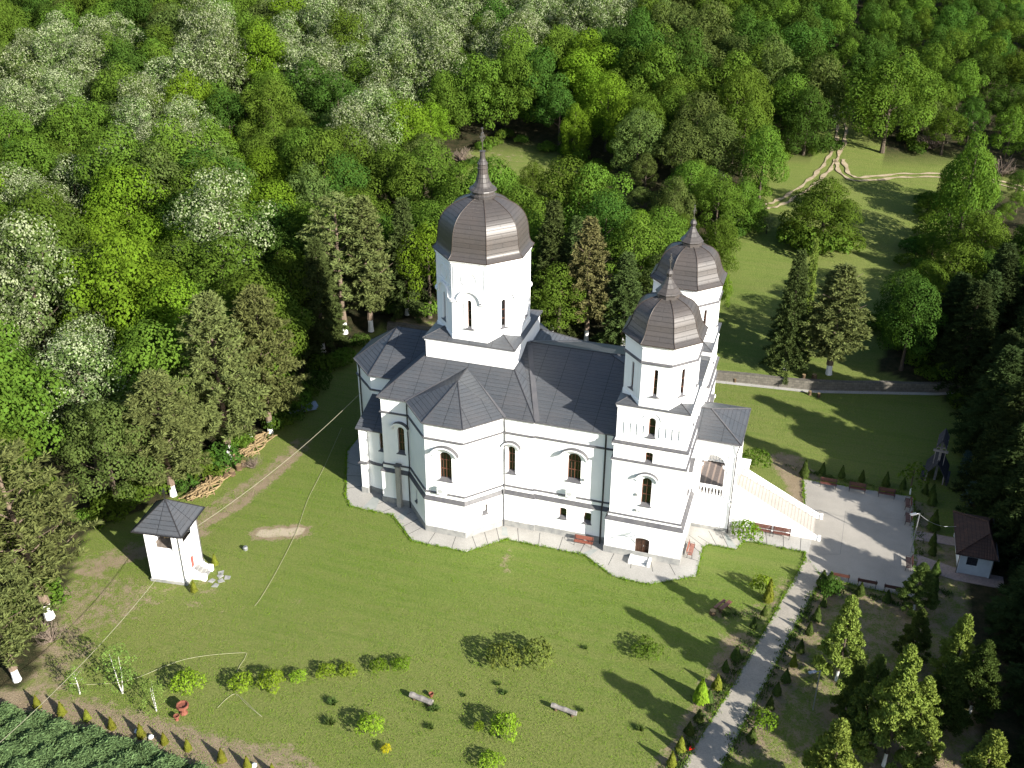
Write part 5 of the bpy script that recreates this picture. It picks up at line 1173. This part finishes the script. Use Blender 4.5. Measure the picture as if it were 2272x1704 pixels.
# dry bare shrubs
def twig_mesh(seed,h_):
    rr=random.Random(seed); k=MB()
    for i in range(46):
        a=rr.uniform(0,6.28); l=h_*rr.uniform(.5,1); e=rr.uniform(.5,1.3); p=(rr.uniform(-.25,.25),rr.uniform(-.25,.25),0); q=(p[0]+l*.5*math.cos(a)*math.cos(e),p[1]+l*.5*math.sin(a)*math.cos(e),l*.5*math.sin(e)); r_=(p[0]+l*math.cos(a+.3)*math.cos(e),p[1]+l*math.sin(a+.3)*math.cos(e),l*math.sin(e))
        k.tube([p,q,r_],[.05,.035,.012],3)
        for j in range(4):
            s_=tuple(q[n_]+(r_[n_]-q[n_])*(j/4) for n_ in range(3)); k.tube([s_,(s_[0]+rr.uniform(-.5,.5),s_[1]+rr.uniform(-.5,.5),s_[2]+rr.uniform(.1,.6))],[.025,.01],3)
    return tmesh(k,[DRYB])
TW=[twig_mesh(1,3.2),twig_mesh(2,2.6)]
for i,(u,v_,s) in enumerate(((2080,290,2.2),(2010,320,1.8),(2160,380,1.6),(1720,530,1.1),(1430,260,2.0),(1000,350,1.5),(630,870,1.0),(480,420,1.8),(215,800,1.0),(545,1010,.7),(110,1385,.8))):
    P=g(u,v_); P.z=H(P.x,P.y); o=bpy.data.objects.new('bare_shrub',TW[i%2]); COL.objects.link(o); o.location=P; o.scale=(s,s,s*.8); o.rotation_euler=(0,0,i); tag(o,'leafless grey brown shrub '+where(u,v_),'shrub','leafless shrubs at the wood edges '+where(u,v_))
# --- garden plants -----------------------------------------------------------
def cone_mesh(h_,rad,n,mats,size=(.12,.22),pw=.8,ragged=.15):
    t=RNG.random(n)**.85; a=RNG.uniform(0,2*math.pi,n); prof=np.minimum((1-t)**pw,(t*6+.25)); r=rad*prof*(1-ragged*RNG.random(n))*(1+.12*np.sin(a*3+t*9))
    c=np.stack([r*np.cos(a),r*np.sin(a),h_*t+.03],1); d=np.stack([np.cos(a),np.sin(a),np.full(n,.45)],1)+unit(n)*.5; s=RNG.uniform(size[0],size[1],n)
    u=np.stack([np.cos(a)*.3,np.sin(a)*.3,np.ones(n)],1)+unit(n)*.3
    return quads_mesh('foliage',[(c,d,s*.6,s*1.3,u,0)],mats)
TH=[cone_mesh(1.2,.36,700,[L_THU]) for _ in range(3)]
def thuja(P,h_,label,group,col=L_THU,w_=1.0):
    o=bpy.data.objects.new('small_thuja',TH[int(abs(P[0])*7)%3]); COL.objects.link(o); o.location=P; o.scale=(h_/1.2*w_,h_/1.2*w_,h_/1.2); o.rotation_euler=(0,0,P[0]*9)
    o.material_slots[0].link='OBJECT'; o.material_slots[0].material=col; return tag(o,label,'thuja',group)
row=[(300,105),(495,165),(695,205),(890,275),(1120,340),(1305,395),(1490,445),(1760,535),(1960,585),(2160,640)]
for i,(a,b_) in enumerate(row): thuja(G(a*.2803,1540+b_*.2803),1.25+.12*math.sin(i*2),'small pointed thuja in the row on the bare strip beside the juniper thicket','thujas in the row on the bare strip')
Q=lambda a,b_:G(1480+a*.27972,1240+b_*.27972)
for a,b_,h_,c_,w_ in ((770,445,1.0,L_THG,1.2),(685,545,1.1,L_THG,1.1),(545,795,1.4,L_THG,1.3),(460,890,1.2,L_THG,1.1),(395,1030,1.5,L_THU,1.1),(330,1130,1.3,L_THG,1.1),(250,1285,1.2,L_THG,1.3),(175,1385,1.2,L_THG,1.3),(105,1520,1.5,L_THU,1.0),(35,1645,1.5,L_THU,1.0)):
    thuja(Q(a,b_),h_,'small thuja in the flower bed on the left side of the long path','thujas left of the long path',c_,w_)
for a,b_,h_,c_,w_ in ((1240,375,1.1,L_THG,1.1),(1185,490,1.6,L_THG,1.0),(1125,600,1.4,L_THG,1.0),(1055,740,1.4,L_THG,1.0),(1000,850,1.3,L_THU,1.0),(940,970,1.3,L_THG,1.2),(870,1075,1.3,L_THG,1.1),(815,1185,1.3,L_THG,1.0),(670,1445,1.3,L_THG,1.3)):
    thuja(Q(a,b_),h_,'small dark thuja in the soil bed on the right side of the long path','thujas right of the long path',c_,w_)
C4=lambda a,b_:G(1480+a*.358,780+b_*.358)
for a,b_,h_,c_ in ((848,775,2.0,L_THG),(962,757,1.4,L_THG),(1080,782,1.5,L_THG),(1205,805,1.4,L_THG),(1352,835,1.7,L_THG),(1460,850,1.4,L_THG)): thuja(C4(a,b_),h_,'dark pointed thuja behind the back row of plaza benches','thujas behind the plaza benches',c_)
for a,b_,h_ in ((1598,882,1.3),(1640,905,1.6),(1642,950,1.7),(1645,1105,2.3),(1645,1200,1.5),(1643,1262,1.5),(1655,1475,1.6),(1645,1530,1.6),(1660,1385,1.7)): thuja(C4(a,b_),h_,'dark thuja in the bed between the plaza and the hut','thujas between plaza and hut',L_THG)
for a,b_,h_ in ((1000,1490,2.2),(960,1450,1.7),(1195,1510,1.4),(1360,1550,1.3)): thuja(C4(a,b_),h_,'dark thuja in front of the benches on the front edge of the plaza','thujas in front of the plaza',L_THG,1.2)
for P,lb in ((G(280+1365*.1446,1080+1200*.1446),'small thuja right of the bell tower steps'),(G(280+1045*.1446,1080+1610*.1446),'small thuja at the front corner of the bell tower')): thuja(P,1.25,lb,None)
plant_h=[ # tall light thuja and yellow ones by the path
 (Q(800,340),2.5,.75,L_THU,'tall bright yellow green thuja left of the long path'),(Q(265,1130),2.3,1.1,L_BUSH,'broad light green conifer bush left of the path by the white marker board')]
for P,h_,w_,c_,lb in plant_h: o=thuja(P,h_,lb,None,c_,w_)
BU=[bush_mesh(20,1.25,1.45,.45,38,(.10,.20)) for _ in range(4)]
def bush(P,s,label,col,group=None,h_=1.0,nm='garden_bush'):
    o=bpy.data.objects.new(nm,BU[int(abs(P[0]*3+P[1]*7))%4]); COL.objects.link(o); o.location=P; o.scale=(s,s,s*h_); o.rotation_euler=(0,0,P[0]*5); o.material_slots[0].link='OBJECT'; o.material_slots[0].material=col; return tag(o,label,'bush',group)
for (u,v_),s,c_,lb,h_ in (((522,1488),.9,L_BUSH,'yellow green bush at the left end of the bush row on the front lawn',1.1),((588,1487),.95,L_BUSH,'tall yellow green bush second in the row on the front lawn',1.2),((645,1470),.62,L_BUSH,'yellow green bush touching the right side of the second bush',1.1),((706,1460),.72,L_BUSH,'low yellow green bush in the middle of the row',1.0),((750,1458),.72,L_BUSH,'low yellow green bush joined to the middle one on its right',1.0),((820,1448),.68,L_LIME,'left half of the bright bush pair at the right end of the row',1.1),((866,1446),.72,L_LIME,'right half of the bright bush pair at the right end of the row',1.1),((408,1492),1.05,L_BUSH,'bright yellow bush beside the birches and the red planter',1.3),
    ((1090,1440),1.25,L_RUST,'round rusty green bush, left of the pair on the lawn',1.25),((1160,1435),1.3,L_RUST,'round rusty green bush, right of the pair on the lawn',1.25),((1397,1415),1.1,L_YEL,'pale green loose bush on the lawn left of the path',.9),((800,1583),.9,L_BUSH,'feathery yellow green bush near the small golden shrub',1.3),((1092,1590),1.0,L_BUSH,'bright green upright bush between the two log benches',1.5),((1035,1580),.35,L_BUSH,'slim small green sapling left of the bright upright bush',2.2),((1060,1655),.8,L_BUSH,'green bush cut by the bottom edge below the log benches',1.0),
    ((1635,1010),1.3,L_MID,'leafy green bush right of the porch at the head of the stair',1.25),((1612,1165),1.25,L_LIME,'light green bush on the pavement corner in front of the stair wall',1.1),((1645,1280),.9,L_BUSH,'light green shrub on the lawn beside the long path',1.4)):
    bush(g(u,v_),s,lb,c_,None,h_)
P=g(835,1625); o=bush(P,.33,'tiny golden yellow shrub in a ring of bare soil',L_GOLDB,None,1.7)
bush(Q(765,1335),.9,'light green shrub in the soil bed right of the long path',L_LIME,None,1.2); bush(Q(1290,300),.9,'dark rambling shrub at the corner of path and plaza',L_DARK,None,1.5); bush(Q(1310,250),.7,'dark shrub leaning against the bench at the plaza corner',L_THG,None,1.6)
def tuft_mesh(n,h_,mats):
    a=RNG.uniform(0,6.28,n); e=RNG.uniform(.5,1.35,n); l=h_*RNG.uniform(.6,1.1,n); d=np.stack([np.cos(a)*np.cos(e),np.sin(a)*np.cos(e),np.sin(e)],1)
    return quads_mesh('foliage',[(d*l[:,None]*.5,np.cross(d,unit(n)),np.full(n,.07),l,d,0)],mats)
TF=[tuft_mesh(120,.75,[L_TUFT]) for _ in range(2)]
for i,(u,v_) in enumerate(((738,1563),(733,1608),(965,1577),(955,1617),(1110,1617),(1120,1540),(1420,1620),(1290,1578),(1440,1443),(1298,1440),(1105,1520),(1030,1545))):
    P=G(u,v_); o=bpy.data.objects.new('iris_clump',TF[i%2]); COL.objects.link(o); o.location=P; o.rotation_euler=(0,0,i); s=[1,1.1,1,.8,1,.7,.8,.6,.9,.6,.6,.5][i]; o.scale=(s,s,s); tag(o,'clump of sword leaved plants on the front lawn','plant','sword leaved clumps on the front lawn')
# blue spruces
BS=pine_mesh(2.6,.1,1.0,34,[L_BLUE],(.3,.1),16,.1,.9,21,taper=0)
for a,b_,lb in ((1840,745,'small blue spruce right of the wayside shrine'),(1868,935,'small blue spruce behind the hut')): plant('blue_spruce',lb,'spruce',BS,None,C4(a,b_),a,1.0)
# small deciduous tree by the plaza
plant('young_tree','small leafy tree with a thin pale trunk at the back right plaza corner','tree',broadleaf_mesh(1.5,1.5,3.6,12,.6,60,(.2,.38),(L_MID,)),tmesh(trunk_mb(3.2,.07,0,5,1.0,3,.5),WH),C4(1505,885),0,1.0)
# birches by the thicket
BM=broadleaf_mesh(1.45,.9,4.3,30,.5,170,(.09,.18),(L_BIRCH,))
for i,((u,v_),h_,lb) in enumerate((((265,1498),4.6,'tallest young birch with twin white stems on the lower left lawn'),((338,1536),3.4,'young birch with forked white stem next to the yellow bush'),((172,1500),2.9,'smallest thin birch at the lower left lawn edge'))):
    k=MB(); 
    for s in (-1,1): k.tube([(0,0,0),(s*.16,0,.9),(s*.3,.05,2.3),(s*.38,0,3.8)],[.07,.045,.03,.012],6)
    if i==2: k=trunk_mb(3.6,.07,0,5,0,4,.5)
    plant('young_birch',lb,'birch',BM,tmesh(k,[BIRCHBARK]),g(u,v_),i*2,(h_/4.4,h_/4.4,h_/4.4) if i else (1.1,.95,1.1))
# golden green conifers at the lower right
def gold_mesh(h_,rad,seed):
    rr=np.random.default_rng(seed); L=[]
    for i in range(84):
        t=(i+.5)/84; z=.9+(h_-.9)*t; a=i*2.4+rr.uniform(-.5,.5); q=rad*(1-t)**.75*rr.uniform(.45,1.0); L.append((q*math.cos(a),q*math.sin(a),z,.42*rr.uniform(.6,1.25)*(1.15-.5*t)))
    C=[];D=[];S_=[]
    for x,y,z,r in L:
        n=int(620*r); d=unit(n); d[:,2]=np.abs(d[:,2])*.9-.15; C.append(np.array([x,y,z])+d*r*RNG.uniform(.5,1.25,n)[:,None]); D.append(d); S_.append(RNG.uniform(.13,.27,n))
    c,d,s=map(np.concatenate,(C,D,S_)); return quads_mesh('crown',[(c,np.cross(d,unit(len(d)))+d*.6,s*.5,s*1.3,d+np.array([0,0,.6]),0)],[L_GOLD])
GM=[gold_mesh(8,2.3,i) for i in range(4)]; GT=[tmesh(trunk_mb(7.4,.11,.0,10,1.0,i,.2,.16),[BARK,WHITEWASH]) for i in range(2)]
for i,((u,v_),h_,rad,lb,c_) in enumerate((((1806,1470),9.0,2.0,'tall pointed conifer standing alone beside the lone lamp post',L_GOLD),((1911/S22,1653/S22),9.2,2.0,'slim shaded conifer with whitewashed foot, lower right group',L_OLIVE),((1960/S22,1699/S22),12.0,2.4,'tallest golden green conifer of the lower right group',L_GOLD),((2016/S22,1689/S22),8.5,2.2,'rusty tipped conifer right of the tallest one',L_GOLD),((1775,1770),9.8,2.6,'dense golden conifer cut by the bottom edge right of the path',L_GOLD),((2095,1775),9.0,2.4,'golden conifer at the bottom edge right of the tallest one',L_GOLD),((2022/S22,1460/S22),5.4,1.5,'small shaded conifer behind the tallest one',L_OLIVE),((2107/S22,1518/S22),7.4,1.9,'golden conifer standing apart on the right',L_GOLD),((2028/S22,1352/S22),5.2,1.7,'young soft green conifer at the front right plaza corner',L_OLIVE),((2150/S22,1580/S22),7.5,2.0,'dark conifer in the shade right of the tallest one',L_THG),((1885/S22,1600/S22),6.5,1.6,'shaded low conifer between lamp post and tall group',L_OLIVE),((2085/S22,1610/S22),7,2,'shaded conifer behind the rusty tipped one',L_THG))):  # conifers labelled shaded get duller needles: shade put into the colour
    plant('garden_conifer',lb,'conifer',GM[i%4],GT[i%2],g(u,v_),i*1.9,(1.1*rad/2.3,1.1*rad/2.3,h_/8),None,c_)
# bed plants, junipers, grass: nobody could count these
def scatter(name,pts,h_,mats,label,cat,lean=(0,0),n_per=5,wd=.05,spread=.2):
    C=[];D=[];Nn=[];Hh=[];W=[]
    P=np.array([(p[0],p[1],p[2]) for p in pts]); 
    for _ in range(n_per):
        n=len(P); a=RNG.uniform(0,6.28,n); tl=RNG.uniform(.05,.6,n); d=np.stack([np.cos(a)*tl+lean[0],np.sin(a)*tl+lean[1],np.ones(n)],1); d/=np.linalg.norm(d,axis=1,keepdims=True)
        l=h_*RNG.uniform(.5,1.2,n); off=np.stack([RNG.normal(0,spread,n),RNG.normal(0,spread,n),np.zeros(n)],1)
        C.append(P+off+d*l[:,None]*.5); D.append(d); Nn.append(np.cross(d,unit(n))); Hh.append(l); W.append(RNG.uniform(.6,1.4,n)*wd)
    me=quads_mesh(name,[(np.concatenate(C),np.concatenate(Nn),np.concatenate(W),np.concatenate(Hh),np.concatenate(D),0)],mats); o=bpy.data.objects.new(name,me); COL.objects.link(o)
    return tag(o,label,cat,None,'stuff')
JP=[]
JPOLY=[(-60,1530),(0,1535),(60,1545),(130,1568),(210,1590),(290,1612),(370,1642),(440,1672),(500,1720),(-60,1760)]
for _ in range(26000):
    u,v_=RNG.uniform(-60,500),RNG.uniform(1525,1760)
    if inpoly(u,v_,JPOLY): P=g(u,v_); JP.append((P.x,P.y,.55+.5*math.sin(P.x*1.9+P.y*.7)*math.sin(P.y*2.3-P.x*.5)))
jm=quads_mesh('juniper',[],[]) if False else None
def juniper(pts):
    C=[];D=[];Nn=[];Hh=[];W=[];P=np.array(pts)
    for q in range(7):
        n=len(P); a=RNG.normal(-.35,.55,n); e=RNG.uniform(.1,.75,n); d=np.stack([np.cos(a)*np.cos(e),np.sin(a)*np.cos(e),np.sin(e)],1)
        l=RNG.uniform(.22,.5,n); off=np.stack([RNG.normal(0,.12,n),RNG.normal(0,.12,n),RNG.uniform(-.35,.12,n)],1)
        C.append(P+off+d*l[:,None]*.5); D.append(d); Nn.append(np.cross(d,unit(n))+np.array([0,0,.7])); Hh.append(l); W.append(RNG.uniform(.06,.13,n))
    return quads_mesh('juniper_thicket',[(np.concatenate(C),np.concatenate(Nn),np.concatenate(W),np.concatenate(Hh),np.concatenate(D),0)],[L_JUN])
o=bpy.data.objects.new('juniper_thicket',juniper(JP)); COL.objects.link(o); tag(o,'dense blue green thicket of low junipers in the lower left corner','ground cover',None,'stuff')
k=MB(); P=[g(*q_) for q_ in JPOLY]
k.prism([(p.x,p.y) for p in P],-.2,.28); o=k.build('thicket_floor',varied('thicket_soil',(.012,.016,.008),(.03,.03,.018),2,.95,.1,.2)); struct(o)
BP=[]
for pts,hw,dn in (([(1560,1330),(1640,1330)],.8,60),([(1630,1370),(1540,1520),(1440,1690)],.9,420),([(1770,1270),(1700,1400),(1560,1660)],.9,380),([(1790,1265),(1960,1310)],.6,120),([(1700,1010),(1960,1070)],.5,140),([(1985,1090),(1990,1210)],.5,70),([(1990,1260),(2060,1290)],.5,50)):
    for _ in range(int(dn*.45)):
        i=RNG.integers(len(pts)-1); t=RNG.random(); a,b_=g(*pts[i]),g(*pts[i+1]); p=a.lerp(b_,t); BP.append((p.x+RNG.normal(0,hw*.33),p.y+RNG.normal(0,hw*.33),0))
scatter('bed_plants',BP,.3,[L_TUFT],'low green bedding plants and weeds in the soil beds along path and plaza','bed plants',n_per=9,wd=.09,spread=.14)
FL=[(p[0],p[1],.25) for p in BP[::8]]
scatter('red_flowers',[g(1497,1655)[:2]+(.3,) if False else (G(1533,1670).x,G(1533,1670).y,.3)],.2,[L_RED],'small cluster of red tulips in the bed at the bottom left of the path','flowers',n_per=14,wd=.12,spread=.12)
GP=[]
for _ in range(34000):
    u,v_=RNG.uniform(130,2100),RNG.uniform(800,1660)
    if not inpoly(u,v_,NOTREE): continue
    P=g(u,v_); x,y=P.x,P.y
    if inpoly(x,y,PAV) or inpoly(x,y,PLZ) or abs(x)<8.2 and abs(y)<12.6 or (-14<x<27 and abs(y)<10.5): continue
    if y>-8 and x>28 and x<45 and y<9: continue
    if inpoly(x,y,[(34.85,-5.1),(27.6,-34.6),(24.6,-46),(28.2,-46),(30.6,-33),(33.75,-19.3),(36.5,-7.9)]): continue
    if any(abs(x-a)<2.2 and abs(y-b_)<2.2 for a,b_ in ((-22.39,-25.62),)): continue
    GP.append((x,y,0))
GP=[p for p in GP if not any(math.hypot(p[0]-q_[0],p[1]-q_[1])<.6 for q_ in [(0,0)])]
EG=[]; PATHP=[(34.85,-5.1),(32.9,-13.5),(30.3,-24.3),(27.6,-34.6),(24.6,-46),(28.2,-46),(30.6,-33),(33.75,-19.3),(36.5,-7.9)]
for poly_,st_ in ((PAV,1),(PLZ,1),([(34.85,-5.1),(32.9,-13.5),(30.3,-24.3),(27.6,-34.6),(24.6,-46)],0),([(28.2,-46),(30.6,-33),(33.75,-19.3),(36.5,-7.9)],0)):
    for i in range(len(poly_) if st_ else len(poly_)-1):
        a,b_=Vector(poly_[i]),Vector(poly_[(i+1)%len(poly_)]); L_=(b_-a).length
        if a.y>9 and a.x<33: continue
        nn_=Vector(((b_-a).y,-(b_-a).x)).normalized()*(1 if st_ else -1)
        for _ in range(int(L_*16)):
            q_=a.lerp(b_,RNG.random())+nn_*RNG.normal(.06,.09)*(1 if st_ else RNG.choice([-1,1])); 
            if not any(inpoly(q_.x,q_.y,o_) for o_ in (PAV,PLZ,PATHP) if o_ is not poly_ and not (o_ is PATHP and not st_)): EG.append((q_.x,q_.y,.02))
scatter('edge_grass',EG,.2,[L_GRASS],'longer green grass fringing the edges of the paving','grass',n_per=5,wd=.05,spread=.07)
scatter('grass',GP,.13,[L_GRASS],'short green grass of the lawn with taller blades','grass',n_per=4,wd=.035,spread=.25)
open('/tmp/cnt.txt','w').write(str((n_tree,cnt)))
